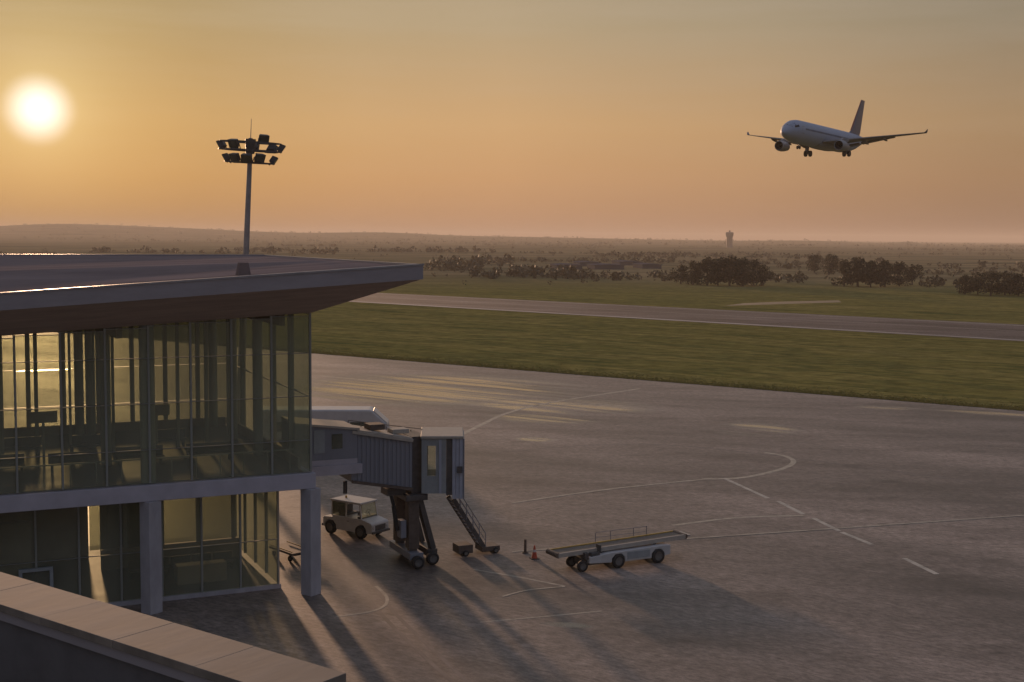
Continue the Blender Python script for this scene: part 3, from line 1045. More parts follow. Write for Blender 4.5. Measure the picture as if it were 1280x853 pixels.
# rooms and rails upstairs
MB().box(-33, -24, 9, 15, 6.4, 9.6).build('kiosk', M['inner'], term)
rl = MB()
rl.bar((XL, 1.0, 7.45), (-0.6, 1.0, 7.45), .07, .07)
for i in range(30):
    rl.bar((-0.8 - i * 1.2, 1.0, 6.4), (-0.8 - i * 1.2, 1.0, 7.42), .04, .04)
rl.build('guard_rail', M['mullion'], term)
for (x, y) in ((-4.0, 5.0), (-7.6, 5.2), (-11.0, 4.6), (-14.5, 5.1), (-5.4, 10.5), (-9.4, 10.2), (-13.2, 10.6), (-17.5, 9.4)):
    ub = MB()
    ub.box(x - 1.2, x + 1.2, y, y + .5, 6.78, 6.86).box(x - 1.2, x + 1.2, y + .5, y + .57, 6.86, 7.35).box(x - 1.1, x - 1.0, y + .05, y + .45, 6.402, 6.78).box(x + 1.0, x + 1.1, y + .05, y + .45, 6.402, 6.78)
    ub.build('bench', M['seat'], term)
for (x, y) in ((-6.3, 8.0), (-12.2, 7.4), (-16.2, 13.0)):
    boxpart('sign_post', 'mullion', term, x - .06, x + .06, y - .06, y + .06, 6.402, 8.6)
    boxpart('sign_board', 'inner', term, x - .7, x + .7, y - .065, y + .065, 8.603, 9.2)
for i in range(13):
    X, y = -1.6 - i * 1.75 + rng.uniform(-.5, .5), rng.uniform(3.5, 16.5)
    h = rng.uniform(.05, .13)
    boxpart('screen_post', 'mullion', term, X - h, X + h, y - h, y + h, 6.402, ztop(X - h) - .03)
# structural columns: outside below, inside above
cm_ = MB().box(-0.37, 0.37, -0.37, 0.37, 0, 5.555).mesh('column', M['concrete'], bevel=0.03)
ROTC = rad(54) - BA
for k in range(4):
    link('column', cm_, term, (-SP * k, 0.02, 0), (0, 0, ROTC))
ic = MB().tube((0, 0, 0), (0, 0, 1), 0.27, 0.27, 14).mesh('hall_column', M['mullion_light'])
for p in ic.polygons:
    p.use_smooth = True
for k in range(1, 5):
    link('hall_column', ic, term, (-SP * k, 0.42, 6.4), (0, 0, 0), (1.35, 1.35, ztop(-SP * k) - 6.42))
for k in range(0, 5):
    for y in (6.0, 12.0, 17.3):
        X = -SP * k - 1.2
        link('hall_column', ic, term, (X, y, 6.4), (0, 0, 0), (1, 1, ztop(X) - 6.42))
# beams under the ceiling
for k in range(0, 5):
    X = -SP * k - 1.2
    boxpart('ceiling_beam', 'inner', term, X - .15, X + .15, 0.9, YD - .4, ztop(X - .2) - .62, ztop(X - .2) - .03)
# entrance door in the ground floor glazing
dX = -13.2
dr = MB()
dr.box(-.08, .08, -.09, .09, 0, 2.35)
dr.box(1.32, 1.48, -.09, .09, 0, 2.35)
dr.box(.08, 1.32, -.09, .09, 2.2, 2.35)
dro = dr.build('door_frame', M['bridge_light'], term, loc=(dX - .7, GY - .25, 0.02))
MB().box(.09, 1.31, -.02, .02, .02, 2.19).build('door_leaf', M['glass_dark'], dro)
MB().bar((1.15, -.07, .9), (1.15, -.07, 1.4), .04).build('door_handle', M['galv'], dro)

# ------------------------------------------------------------------ near building with pale parapet
ZC = 15.4
A1, A2, B1 = G(0, 715, ZC), G(433, 842, ZC), G(0, 756, ZC)
pd = (A2 - A1).normalized()
pn = Vector((pd.y, -pd.x, 0))
pn = pn if pn.dot(B1 - A1) > 0 else -pn
wid = (B1 - A1).dot(pn)
L0 = 9.0
ang_p = math.atan2(pd.y, pd.x)
near = empty('terrace_building', (A2.x, A2.y, 0), ang_p, 'near building whose pale coped parapet cuts across the lower left corner', 'building')
Ltot = (A2 - A1).length + L0
sgn = 1.0 if Vector((-pd.y, pd.x, 0)).dot(pn) > 0 else -1.0


def yy(a, b):
    return (min(a * sgn, b * sgn), max(a * sgn, b * sgn))


y0, y1 = yy(.07, wid - .07)
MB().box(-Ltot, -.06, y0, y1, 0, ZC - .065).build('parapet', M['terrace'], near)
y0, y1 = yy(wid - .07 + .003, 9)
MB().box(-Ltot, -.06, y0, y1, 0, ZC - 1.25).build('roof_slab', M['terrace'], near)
n_cop = 14
cl = Ltot / n_cop
y0, y1 = yy(0, wid)
for i in range(n_cop):
    dz = rng.uniform(-.0008, .0008)
    b = MB().box(-cl + .0005, -.0005, y0, y1, 0, .065)
    if i == 0:
        COP = b.mesh('coping_stone', M['coping'], bevel=0.004)
    link('coping_stone', COP, near, (-i * cl, rng.uniform(-.002, .002), ZC - .063 + dz))
y0, y1 = yy(wid - .068, wid - .03)
MB().box(-Ltot, -.05, y0, y1, ZC - .15, ZC - .07).build('drip_flashing', M['fascia'], near)

# ------------------------------------------------------------------ floodlight mast
mb0 = G(305.5, 330, 17.0)
MD = 100.0
pt = D(313.5, 168, MD)
pb = D(307.5, 318, MD)
dirm = (pt - pb).normalized()
base = pb + dirm * (-(pb.z) / dirm.z)
mast = empty('floodlight_mast', base, 0, 'tall apron floodlight mast behind the terminal roof', 'lamp post')
mast.rotation_euler = Vector((0, 0, 1)).rotation_difference(dirm).to_euler()
MH = (pt - base).length
MB().tube((0, 0, 0), (0, 0, MH - 0.3), 0.36, 0.17, 14).build('pole', M['galv'], mast)
MB().box(-.6, .6, -.6, .6, 0, .25).build('base_block', M['concrete'], mast)
MB().tube((0, 0, MH - 0.3), (0, 0, MH + 1.2), 0.035, 0.015, 6).build('lightning_rod', M['galv'], mast)
q = lambda px: px / FPX * MD                       # metres per photo pixel there
zt = lambda y: MH - q(y - 168)
MB().tube((0, 0, zt(192)), (0, 0, zt(174)), 0.34, 0.42, 12).build('mast_head', M['dark'], mast)
for (yb, hw) in ((178, 38), (188, 39), (203, 31)):
    fr_ = MB()
    r0 = q(hw)
    for k in range(20):
        a, b = 2 * math.pi * k / 20, 2 * math.pi * (k + 1) / 20
        fr_.bar((r0 * math.cos(a), r0 * .55 * math.sin(a), zt(yb)), (r0 * math.cos(b), r0 * .55 * math.sin(b), zt(yb)), .07, .07)
    fr_.bar((-r0, 0, zt(yb)), (r0, 0, zt(yb)), .08, .08)
    fr_.bar((0, -r0 * .55, zt(yb) + .003), (0, r0 * .55, zt(yb) + .003), .07, .07)
    fr_.build('ring_frame', M['dark'], mast)
hous = MB().hexa([(-.30, -.12, -.26), (.30, -.12, -.26), (.30, -.12, .26), (-.30, -.12, .26)], [(-.42, .30, -.36), (.42, .30, -.36), (.42, .30, .36), (-.42, .30, .36)]).mesh('floodlight', M['dark'], bevel=0.04)
lens_m = MB().box(-.36, .36, .302, .33, -.30, .30).mesh('lens', M['glass_dark'])
yoke_m = MB().bar((-.40, .05, -.02), (-.40, .05, -.5), .05).bar((.40, .05, -.02), (.40, .05, -.5), .05).bar((-.42, .05, -.5), (.42, .05, -.5), .05).mesh('yoke', M['dark'])
for (x, y, yd, rz, tilt) in ((278, 181, 0.3, 80, -32), (297, 180, -1.0, 160, -30), (327, 171, .6, 200, -28), (349, 182, .3, -80, -32), (336, 182, 1.1, -20, -40),
                             (285, 197, .2, 95, -32), (299, 197, -.9, 150, -30), (327, 196, -.9, 215, -30), (340, 197, .3, -85, -32), (313, 181, 1.2, 0, -30), (313, 197, -1.1, 180, -35)):
    f = link('floodlight', hous, mast, (q(x - 313), yd, zt(y)), (rad(tilt), 0, rad(rz)))
    link('lens', lens_m, f)
    link('yoke', yoke_m, f)

# ------------------------------------------------------------------ boarding bridge
bu = Vector((math.cos(BA), math.sin(BA), 0))
bn_ = Vector((-math.sin(BA), math.cos(BA), 0))
BO = C0 + bn_ * 4.6                    # on the end wall of the hall
BE = G(514, 705)
BE = Vector((-6.05, 71.9, 0))
bd = Vector((BE.x - BO.x, BE.y - BO.y, 0))
blen = bd.length
br = empty('boarding_bridge', BO, math.atan2(bd.y, bd.x), 'grey jet bridge with dark lift legs and pale cab beside the glass terminal', 'jet bridge')
# fixed corridor
xa, xm, xe = 0.1, 3.6, blen
w2 = 1.35
MB().box(xa, xm, -w2, w2, 6.05, 6.35).box(xa, xm + .25, -w2 - .1, w2 + .1, 5.52, 6.045).build('corridor_floor', M['slab'], br)
rz_ = lambda x: 8.36 - .46 * (x - xa) / (xm - xa)
MB().hexa([(xa, -w2, 6.352), (xm, -w2, 6.352), (xm, -w2 + .1, 6.352), (xa, -w2 + .1, 6.352)], [(xa, -w2, rz_(xa)), (xm, -w2, rz_(xm)), (xm, -w2 + .1, rz_(xm)), (xa, -w2 + .1, rz_(xa))]).hexa(
    [(xa, w2 - .1, 6.352), (xm, w2 - .1, 6.352), (xm, w2, 6.352), (xa, w2, 6.352)], [(xa, w2 - .1, rz_(xa)), (xm, w2 - .1, rz_(xm)), (xm, w2, rz_(xm)), (xa, w2, rz_(xa))]).build('corridor_wall', M['bridge'], br)
boxpart('corridor_window', 'bridge_light', br, 1.15, 1.75, -w2 - .03, -w2 - .003, 6.75, 8.0)
boxpart('corridor_window', 'glass_dark', br, 2.15, 2.75, -w2 - .03, -w2 - .003, 6.95, 7.75)
MB().hexa([(xa, -w2 - .12, rz_(xa) + .003), (xm + .1, -w2 - .12, rz_(xm) + .003), (xm + .1, w2 + .12, rz_(xm) + .003), (xa, w2 + .12, rz_(xa) + .003)],
          [(xa, -w2 - .12, rz_(xa) + .12), (xm + .1, -w2 - .12, rz_(xm) + .12), (xm + .1, w2 + .12, rz_(xm) + .12), (xa, w2 + .12, rz_(xa) + .12)]).build('corridor_roof', M['cream'], br)
# telescoping tunnel sloping down to the cab
za, zb_ = 4.95, 4.32
hh = 2.85


def tun(x):
    k = (x - xm) / (xe - xm)
    return za + (zb_ - za) * k


tm = MB()
tm.hexa([(xm - .3, -w2 + .12, tun(xm - .3)), (xe, -w2 + .12, tun(xe)), (xe, w2 - .12, tun(xe)), (xm - .3, w2 - .12, tun(xm - .3))],
        [(xm - .3, -w2 + .12, tun(xm - .3) + hh), (xe, -w2 + .12, tun(xe) + hh), (xe, w2 - .12, tun(xe) + hh), (xm - .3, w2 - .12, tun(xm - .3) + hh)])
tm.build('tunnel', M['bridge'], br)
nrib = 13
for i in range(nrib):
    x = xm + .1 + (xe - xm - .2) * i / (nrib - 1)
    boxpart('tunnel_rib', 'bridge', br, x - .06, x + .06, -w2 + .085, -w2 + .117, tun(x) + .12, tun(x) + hh - .12)
for (dz, nm) in ((0.0, 'lower_rail'), (hh - .1, 'upper_rail')):
    MB().bar((xm - .3, -w2 + .02, tun(xm - .3) + dz + .05), (xe, -w2 + .02, tun(xe) + dz + .05), .18, .16).build(nm, M['rust' if dz == 0 else 'cream'], br)
MB().hexa([(xm - .3, -w2 + .06, tun(xm - .3) + hh + .003), (xe, -w2 + .06, tun(xe) + hh + .003), (xe, w2, tun(xe) + hh + .003), (xm - .3, w2, tun(xm - .3) + hh + .003)],
          [(xm - .3, -w2 + .06, tun(xm - .3) + hh + .10), (xe, -w2 + .06, tun(xe) + hh + .10), (xe, w2, tun(xe) + hh + .10), (xm - .3, w2, tun(xm - .3) + hh + .10)]).build('tunnel_roof', M['cream'], br)
# plant on the tunnel roof
MB().box(xm + 1.0, xm + 1.9, -.5, .5, tun(xm + 1.0) + hh + .08, tun(xm) + hh + .20).build('roof_unit', M['rust'], br, bevel=.03)
MB().box(xm + 2.3, xm + 3.3, -.6, .3, tun(xm + 2.3) + hh + .07, tun(xm + 2) + hh + .26).build('roof_unit', M['cream'], br, bevel=.03)
pr = MB()
for i in range(7):
    x = xm + .2 + i * .75
    pr.bar((x, .9, tun(x) + hh + .08), (x, .9, tun(x) + hh + .34), .04)
pr.bar((xm + .2, .9, tun(xm) + hh + .32), (xm + .2 + 6 * .75, .9, tun(xm + 4) + hh + .34), .04)
pr.build('cable_rail', M['dark'], br)
# rotunda and cab (turned towards the stand)
MB().box(xe + .003, xe + 1.0, -w2 + .25, w2 + .1, zb_ - .25, zb_ + hh + .12).build('portal_frame', M['dark'], br)
cab = empty('cab', (xe + 1.06, 0, 0), rad(-22))
cab.parent = br
cb = MB()
cw_ = 1.62
cz0, cz1 = zb_ - .2, zb_ + hh + .05
CX = 1.38
cb.box(0, CX, -cw_, -cw_ + .08, cz0, cz0 + 1.0).box(0, .32, -cw_, -cw_ + .08, cz0 + 1.003, cz1).box(.80, CX, -cw_, -cw_ + .08, cz0 + 1.003, cz1)
cb.box(0, CX, cw_ - .08, cw_, cz0, cz0 + .8).box(0, .2, cw_ - .08, cw_, cz0 + .803, cz1).box(.95, CX, cw_ - .08, cw_, cz0 + .803, cz1).box(.003, CX, -cw_ + .083, cw_ - .083, cz0, cz0 + .12)
cb.box(.32, .80, -cw_, -cw_ + .08, cz1 - .4, cz1)
cb.build('cab_body', M['bridge_light'], cab)
boxpart('cab_window', 'glass', cab, .33, .79, -cw_ + .02, -cw_ + .06, cz0 + 1.005, cz1 - .405)
boxpart('pilaster', 'bridge_light', cab, .02, .18, -cw_ - .08, -cw_ - .003, cz0 + .02, cz1 - .05)
boxpart('pilaster', 'hood', cab, .98, 1.12, -cw_ - .06, -cw_ - .003, cz0 + .02, cz1 - .05)
MB().box(-.05, CX + .96, -cw_ - .12, cw_ + .12, cz1 + .003, cz1 + .16).build('cab_roof', M['cream'], cab, bevel=.03)
MB().box(CX + .003, CX + .34, -cw_ + .05, cw_ - .05, cz0 - .1, cz1).build('swivel_joint', M['dark'], cab)
hd = MB()
for i in range(3):                       # folded canopy: pleats
    x = CX + .345 + i * .20
    hd.box(x, x + .185, -cw_ - .04 + .035 * (i % 2), cw_ + .04 - .035 * (i % 2), cz0 - .30, cz1 - .003)
hd.build('canopy_bellows', M['hood'], cab)
MB().box(CX + .95, CX + 1.02, -cw_ - .02, cw_ + .02, cz0 - .34, cz1 - .01).build('bumper_frame', M['bridge'], cab)
MB().box(CX + .6, CX + .9, -cw_ - .2, -cw_ - .045, cz0 + 1.2, cz0 + 1.55).build('lamp_box', M['dark'], cab)
# lift legs, cross beam and bogies
lx = xe + .1
for s in (-1, 1):
    lg = MB().box(lx - .32, lx + .32, s * 1.0 - .3, s * 1.0 + .3, .95, zb_ - .255).build('lift_leg', M['rust'], br, bevel=.03)
    MB().box(lx - .22, lx + .22, s * 1.0 - .2, s * 1.0 + .2, .5, .948).build('inner_leg', M['dark'], lg)
MB().box(lx - .55, lx + .75, -1.5, 1.5, zb_ - .6, zb_ - .262).build('head_beam', M['dark'], br, bevel=.03)
MB().box(lx - .4, lx + .4, -1.75, 1.75, .42, .82).build('axle_beam', M['bridge'], br, bevel=.03)
dg = MB()
dg.bar((lx + .4, -1.0, 3.7), (lx + 1.25, -.9, .8), .42, .3)
dg.bar((lx + .5, .8, 3.7), (lx + 1.3, .9, .8), .34, .26)
dg.build('brace', M['dark'], br)
MB().box(lx - .75, lx - .42, -1.2, -.6, 1.6, 2.6).build('control_box', M['bridge'], br, bevel=.02)
MB().box(lx + .9, lx + 1.5, -1.1, 1.1, .35, .8).build('drive_housing', M['dark'], br, bevel=.04)


def wheel_mesh(r, w, n=20):
    b = MB()
    pr_ = [(-w / 2, r * .62), (-w / 2, r * .92), (-w * .36, r), (w * .36, r), (w / 2, r * .92), (w / 2, r * .62)]
    b.lathe(pr_, 'y', n)
    tyre = b.mesh('tyre', M['rubber'])
    b = MB()
    b.lathe([(-w * .34, .001), (-w * .34, r * .2), (-w * .42, r * .28), (-w * .30, r * .5), (-w * .46, r * .63), (w * .46, r * .63), (w * .30, r * .5), (w * .42, r * .25), (w * .34, .001)], 'y', n)
    rim = b.mesh('rim', M['rim'])
    for me in (tyre, rim):
        for p in me.polygons:
            p.use_smooth = True
    return tyre, rim


def add_wheel(parent, loc, wm, rz=0.0, name='wheel'):
    w = link(name, wm[0], parent, loc, (0, 0, rz))
    link('rim', wm[1], w)
    return w


WB = wheel_mesh(.36, .34)
for (x, y) in ((lx - .05, -2.0), (lx + .35, 1.3), (lx + 1.05, -1.45), (lx + 1.05, 1.45)):
    add_wheel(br, (x, y, .36), WB)
# hanging cable hoist under the tunnel
MB().box(xe - 1.35, xe - .25, -.9, .2, zb_ - .32, zb_ + .05).build('hoist_box', M['dark'], br)
MB().tube((xe - 1.1, -.8, zb_ - .3), (xe - .95, -.82, zb_ - .9), .10, .10, 8).tube((xe - .95, -.82, zb_ - .9), (xe - .75, -.85, 2.0), .13, .13, 8).build('hanging_cable', M['rubber'], br)
MB().tube((xm - .4, -.4, tun(xm) - .02), (xm - .4, -.4, tun(xm) - .7), .12, .12, 8).build('drain_pipe', M['dark'], br)
# service stairs from the cab to the apron
st = empty('service_stair', (0, 0, 0), 0)
st.parent = br
binv = Matrix.Translation(BO) @ Matrix.Rotation(math.atan2(bd.y, bd.x), 4, 'Z')
binv = binv.inverted()
s_top = binv @ D(563, 622, 73.2)
s_bot = binv @ G(603, 690)
s_bot.z = .25
run = s_bot - s_top
side = Vector((-run.y, run.x, 0)).normalized()
for k in (-1, 1):
    MB().bar(s_top + side * .42 * k, s_bot + side * .42 * k, .07, .26).build('stringer', M['dark'], st)
nst = 14
trd = MB().box(-.13, .13, -.38, .38, -.02, .02).mesh('tread', M['galv'])
rza = math.atan2(run.y, run.x)
for i in range(nst):
    p = s_top + run * ((i + .5) / nst)
    link('tread', trd, st, p, (0, 0, rza))
for k in (-1, 1):
    hr = MB()
    upz = Vector((0, 0, .95))
    hr.bar(s_top + side * .45 * k + upz, s_bot + side * .45 * k + upz, .045)
    hr.bar(s_top + side * .45 * k + upz * .55, s_bot + side * .45 * k + upz * .55, .035)
    for i in range(6):
        p = s_top + run * (i / 5) + side * .45 * k
        hr.bar(p, p + upz, .04)
    hr.build('handrail', M['galv'], st)
MB().box(-.25, .9, -.55, .55, .12, .42).build('stair_foot', M['rust'], st, loc=(s_bot.x, s_bot.y, 0), rot=(0, 0, rza), bevel=.03)
MB().box(-.45, .45, -.5, .5, .12, .62).build('stair_carriage', M['rust'], st, loc=(s_bot.x - math.cos(rza) * 1.25, s_bot.y - math.sin(rza) * 1.25, 0), rot=(0, 0, rza), bevel=.03)
WS = wheel_mesh(.17, .12, 14)
for (u_, v_) in ((.6, -.6), (.6, .6), (-1.3, -.6), (-1.3, .6)):
    add_wheel(st, (s_bot.x + math.cos(rza) * u_ - math.sin(rza) * v_, s_bot.y + math.sin(rza) * u_ + math.cos(rza) * v_, .17), WS, rza)

# ------------------------------------------------------------------ tow tractor
fr_w, rr_w = G(452, 673.5), G(411, 667.5)
hd_ = (fr_w - rr_w)
ta = math.atan2(hd_.y, hd_.x) - rad(6)
WT = wheel_mesh(.42, .28)
tl_ = Vector((-math.sin(ta), math.cos(ta), 0))
tc0 = (fr_w + rr_w) / 2 + tl_ * .82
tr = empty('tow_tractor', (tc0.x, tc0.y, 0), ta, 'cream white airport tug with an open windowed cab under the jet bridge', 'tow tractor')
wb = hd_.length
f_, r_ = wb / 2, -wb / 2
bw = .80
body = MB()
body.prism([(r_ - .62, .42), (r_ - .62, 1.02), (r_ + .15, 1.06), (r_ + .15, 1.20), (f_ - .25, 1.20), (f_ + .1, 1.20), (f_ + .82, 1.04), (f_ + .90, .95), (f_ + .90, .42), (f_ + .45, .38), (f_ + .42, .62), (f_ + .22, .86), (f_ - .22, .86), (f_ - .44, .62), (f_ - .46, .34), (r_ + .46, .34), (r_ + .44, .62), (r_ + .22, .86), (r_ - .22, .86), (r_ - .44, .62), (r_ - .46, .38)], -bw, bw)
body.build('body', M['white'], tr, bevel=.03)
MB().box(r_ - .38, f_ + .38, -bw + .3, bw - .3, .30, .85).build('chassis', M['dark'], tr)
# cab: pillars, roof, panes, door lines, seat, wheel
cx0, cx1 = r_ + .10, f_ + .02
zt0, zt1 = 1.20, 2.08
for (x, lean) in ((cx0, 0), ((cx0 + cx1) / 2 - .05, 0), (cx1, -.16)):
    for s in (-1, 1):
        MB().bar((x, s * (bw - .06), zt0 - .02), (x + lean, s * (bw - .10), zt1), .075).build('pillar', M['white'], tr)
MB().box(cx0 - .12, cx1 - .02, -bw, bw, zt1 - .002, zt1 + .12).build('cab_roof', M['white'], tr, bevel=.035)
MB().hexa([(cx1 + .01, -bw + .12, zt0 + .04), (cx1 + .03, -bw + .12, zt0 + .04), (cx1 + .03, bw - .12, zt0 + .04), (cx1 + .01, bw - .12, zt0 + .04)],
          [(cx1 - .15, -bw + .14, zt1 - .01), (cx1 - .13, -bw + .14, zt1 - .01), (cx1 - .13, bw - .14, zt1 - .01), (cx1 - .15, bw - .14, zt1 - .01)]).build('windscreen', M['glass'], tr)
boxpart('rear_window', 'glass_dark', tr, cx0 - .01, cx0 + .01, -bw + .12, bw - .12, zt0 + .05, zt1 - .01)
boxpart('side_window', 'glass_dark', tr, cx0 + .06, (cx0 + cx1) / 2 - .10, -bw + .06, -bw + .08, zt0 + .02, zt1 - .01)
for s in (-1, 1):
    d_ = MB().box((cx0 + cx1) / 2 + .02, cx1 - .10, s * (bw + .012) - .012, s * (bw + .012) + .012, .48, 1.10).build('door', M['white'], tr)
    MB().bar(((cx0 + cx1) / 2 + .10, s * (bw + .04), .98), ((cx0 + cx1) / 2 + .26, s * (bw + .04), .98), .03).build('handle', M['dark'], d_)
MB().box(cx0 + .45, cx0 + .95, -.62, .62, .9, 1.30).box(cx0 + .40, cx0 + .52, -.62, .62, 1.30, 1.75).build('seat', M['seat'], tr, bevel=.03)
MB().box(cx1 - .35, cx1 - .02, -bw + .1, bw - .1, 1.121, 1.30).build('dashboard', M['seat'], tr)
sw = MB()
for k in range(14):
    a, b = 2 * math.pi * k / 14, 2 * math.pi * (k + 1) / 14
    sw.bar((cx1 - .42 + .08 * math.sin(a), .35 + .18 * math.cos(a), 1.46 + .16 * math.sin(a)), (cx1 - .42 + .08 * math.sin(b), .35 + .18 * math.cos(b), 1.46 + .16 * math.sin(b)), .03)
sw.bar((cx1 - .42, .35, 1.46), (cx1 - .2, .35, 1.25), .04)
sw.build('steering_wheel', M['seat'], tr)
MB().box(f_ + .902, f_ + .93, -.46, .46, .56, .88).build('grille', M['dark'], tr)
for s in (-1, 1):
    MB().tube((f_ + .895, s * .62, .76), (f_ + .945, s * .62, .76), .10, .09, 14).build('headlight', M['white'], tr)
MB().box(f_ + .905, f_ + 1.02, -bw, bw, .40, .54).build('front_bumper', M['dark'], tr, bevel=.02)
MB().box(r_ - .74, r_ - .625, -bw, bw, .42, .56).build('rear_bumper', M['dark'], tr, bevel=.02)
MB().tube((cx0 + .5, 0, zt1 + .118), (cx0 + .5, 0, zt1 + .26), .07, .06, 10).build('beacon', M['yellow'], tr)
MB().bar((cx1 + .05, -bw - .02, 1.35), (cx1 + .05, -bw - .2, 1.55), .03).box(cx1 + .02, cx1 + .06, -bw - .30, -bw - .14, 1.5, 1.75).build('mirror', M['dark'], tr)
for (x, s) in ((f_, -1), (f_, 1), (r_, -1), (r_, 1)):
    add_wheel(tr, (x, s * (bw - .06), .42), WT)

# ------------------------------------------------------------------ belt loader
wf, wr = G(775, 711), G(822, 703.5)
la = BA - rad(2)
la = math.atan2((wr - wf).y, (wr - wf).x) * .5 + la * .5
ld_ = Vector((math.cos(la), math.sin(la), 0))
ln_ = Vector((-math.sin(la), math.cos(la), 0))
lc = (wf + wr) / 2 + ln_ * .85
lo = empty('belt_loader', (lc.x, lc.y, 0), la, 'low white belt loader with a long lowered conveyor out on the apron', 'belt loader')
wbl = (wr - wf).length
hw_ = wbl / 2
ch = MB()
ch.prism([(-hw_ - 1.9, .45), (-hw_ - 1.9, .80), (-hw_ - .5, .92), (hw_ + .35, .98), (hw_ + .85, .95), (hw_ + .85, .42), (hw_ + .42, .36), (hw_ + .40, .58), (hw_ + .2, .80), (hw_ - .2, .80), (hw_ - .42, .58), (hw_ - .44, .32), (-hw_ + .44, .32), (-hw_ + .42, .58), (-hw_ + .2, .80), (-hw_ - .2, .80), (-hw_ - .42, .58), (-hw_ - .44, .36)], -.80, .80)
ch.build('chassis', M['white'], lo, bevel=.03)
MB().box(-hw_ - 2.2, hw_ + .5, -.5, .5, .28, .7).build('underframe', M['dark'], lo)
for (x, s) in ((-hw_, -1), (-hw_, 1), (hw_, -1), (hw_, 1)):
    add_wheel(lo, (x, s * .74, .40), wheel_mesh(.40, .26) if (x < 0 and s < 0) else WT)
for s in (-1, 1):
    add_wheel(lo, (-hw_ - 2.25, s * .62, .32), wheel_mesh(.32, .2, 14))
# conveyor lying from end to end
x0c, x1c = -hw_ - 3.7, hw_ + 2.1
zc0, zc1 = 1.02, 1.24
cv = empty('conveyor', (0, 0, 0), 0)
cv.parent = lo
zz = lambda x: zc0 + (zc1 - zc0) * (x - x0c) / (x1c - x0c)
CVY = .12
for s in (-1, 1):
    MB().bar((x0c, CVY + s * .56, zz(x0c)), (x1c, CVY + s * .56, zz(x1c)), .10, .24).build('side_rail', M['yellow' if s > 0 else 'cream'], cv)
MB().hexa([(x0c, CVY - .5, zz(x0c) - .02), (x1c, CVY - .5, zz(x1c) - .02), (x1c, CVY + .5, zz(x1c) - .02), (x0c, CVY + .5, zz(x0c) - .02)],
          [(x0c, CVY - .5, zz(x0c) + .06), (x1c, CVY - .5, zz(x1c) + .06), (x1c, CVY + .5, zz(x1c) + .06), (x0c, CVY + .5, zz(x0c) + .06)]).build('belt', M['belt'], cv)
for x in (x0c, x1c):
    MB().tube((x, CVY - .6, zz(x)), (x, CVY + .6, zz(x)), .15, .15, 14).build('roller', M['rust'], cv)
for i in range(6):
    x = x0c + (i + .5) * (x1c - x0c) / 6
    boxpart('cross_member', 'rust', cv, x - .05, x + .05, CVY - .5, CVY + .5, zz(x) - .16, zz(x) - .035)
for x in (-hw_ - .9, hw_ - .1):
    MB().bar((x, -.35, .85), (x + .2, -.35, zz(x) - .1), .10).bar((x, .55, .85), (x + .2, .55, zz(x) - .1), .10).build('lift_arm', M['dark'], lo)
MB().box(x1c + .05, x1c + .42, CVY - .5, CVY + .5, zz(x1c) - .05, zz(x1c) + .05).build('end_bumper', M['cream'], cv)
hr = MB()
for x in (-hw_ - .6, -hw_ + .4, hw_ - .7, hw_ + .2):
    hr.bar((x, .74, zz(x)), (x, .74, zz(x) + .62), .035)
hr.bar((-hw_ - .6, .74, zz(0) + .61), (hw_ + .2, .74, zz(0) + .63), .03).bar((-hw_ - .6, .74, zz(0) + .32), (hw_ + .2, .74, zz(0) + .33), .025)
hr.build('handrail', M['galv'], lo)
MB().box(-hw_ - 1.75, -hw_ - 1.2, -.76, -.3, .802, 1.02).box(-hw_ - 1.22, -hw_ - 1.12, -.76, -.3, 1.02, 1.42).build('driver_seat', M['seat'], lo, bevel=.03)
MB().box(-hw_ - 2.15, -hw_ - 1.92, -.74, -.2, .7, 1.05).build('console', M['dark'], lo)
MB().box(-.75, .75, -.83, -.803, .44, .84).build('side_panel', M['bridge_light'], lo)
MB().box(hw_ + .855, hw_ + .90, -.6, .6, .5, .74).build('rear_bumper', M['dark'], lo)
for s in (-1, 1):
    MB().box(-hw_ - 1.93, -hw_ - 1.903, s * .6 - .1, s * .6 + .1, .58, .74).build('headlight', M['white'], lo)

# ------------------------------------------------------------------ post and cone
p = G(656.5, 691.5)
po = empty('bollard_post', p, 0, 'thin dark upright marker post left of the belt loader', 'post')
MB().tube((0, 0, .06), (0, 0, .82), .085, .075, 12).build('post', M['rust'], po)
MB().tube((0, 0, 0), (0, 0, .06), .20, .16, 14).build('foot', M['rubber'], po)
p = G(668, 698.5)
co = empty('traffic_cone', p, .4, 'small red traffic cone between the post and the belt loader', 'cone')
MB().tube((0, 0, .04), (0, 0, .78), .17, .035, 16).build('cone', M['red'], co)
MB().box(-.24, .24, -.24, .24, 0, .04).build('base', M['rubber'], co, bevel=.01)
MB().tube((0, 0, .40), (0, 0, .54), .112, .083, 16, False).build('reflective_band', M['white'], co)

# low baggage dolly seen between glass corner and column
p = G(362, 697)
dl = empty('baggage_dolly', p, rad(-48), 'low brown baggage dolly behind the corner column', 'baggage dolly')
MB().box(-1.25, 1.25, -.62, .62, .42, .54).build('deck', M['rust'], dl, bevel=.02)
for s in (-1, 1):
    MB().bar((-1.2, s * .58, .62), (1.2, s * .58, .62), .05).build('side_rail', M['yellow'], dl)
MB().bar((1.25, 0, .36), (2.1, 0, .20), .07).build('tow_bar', M['dark'], dl)
MB().box(-.95, .95, -.3, .3, .30, .418).build('underframe', M['dark'], dl)
for (x, s) in ((-.85, -1), (-.85, 1), (.85, -1), (.85, 1)):
    add_wheel(dl, (x, s * .5, .17), WS)

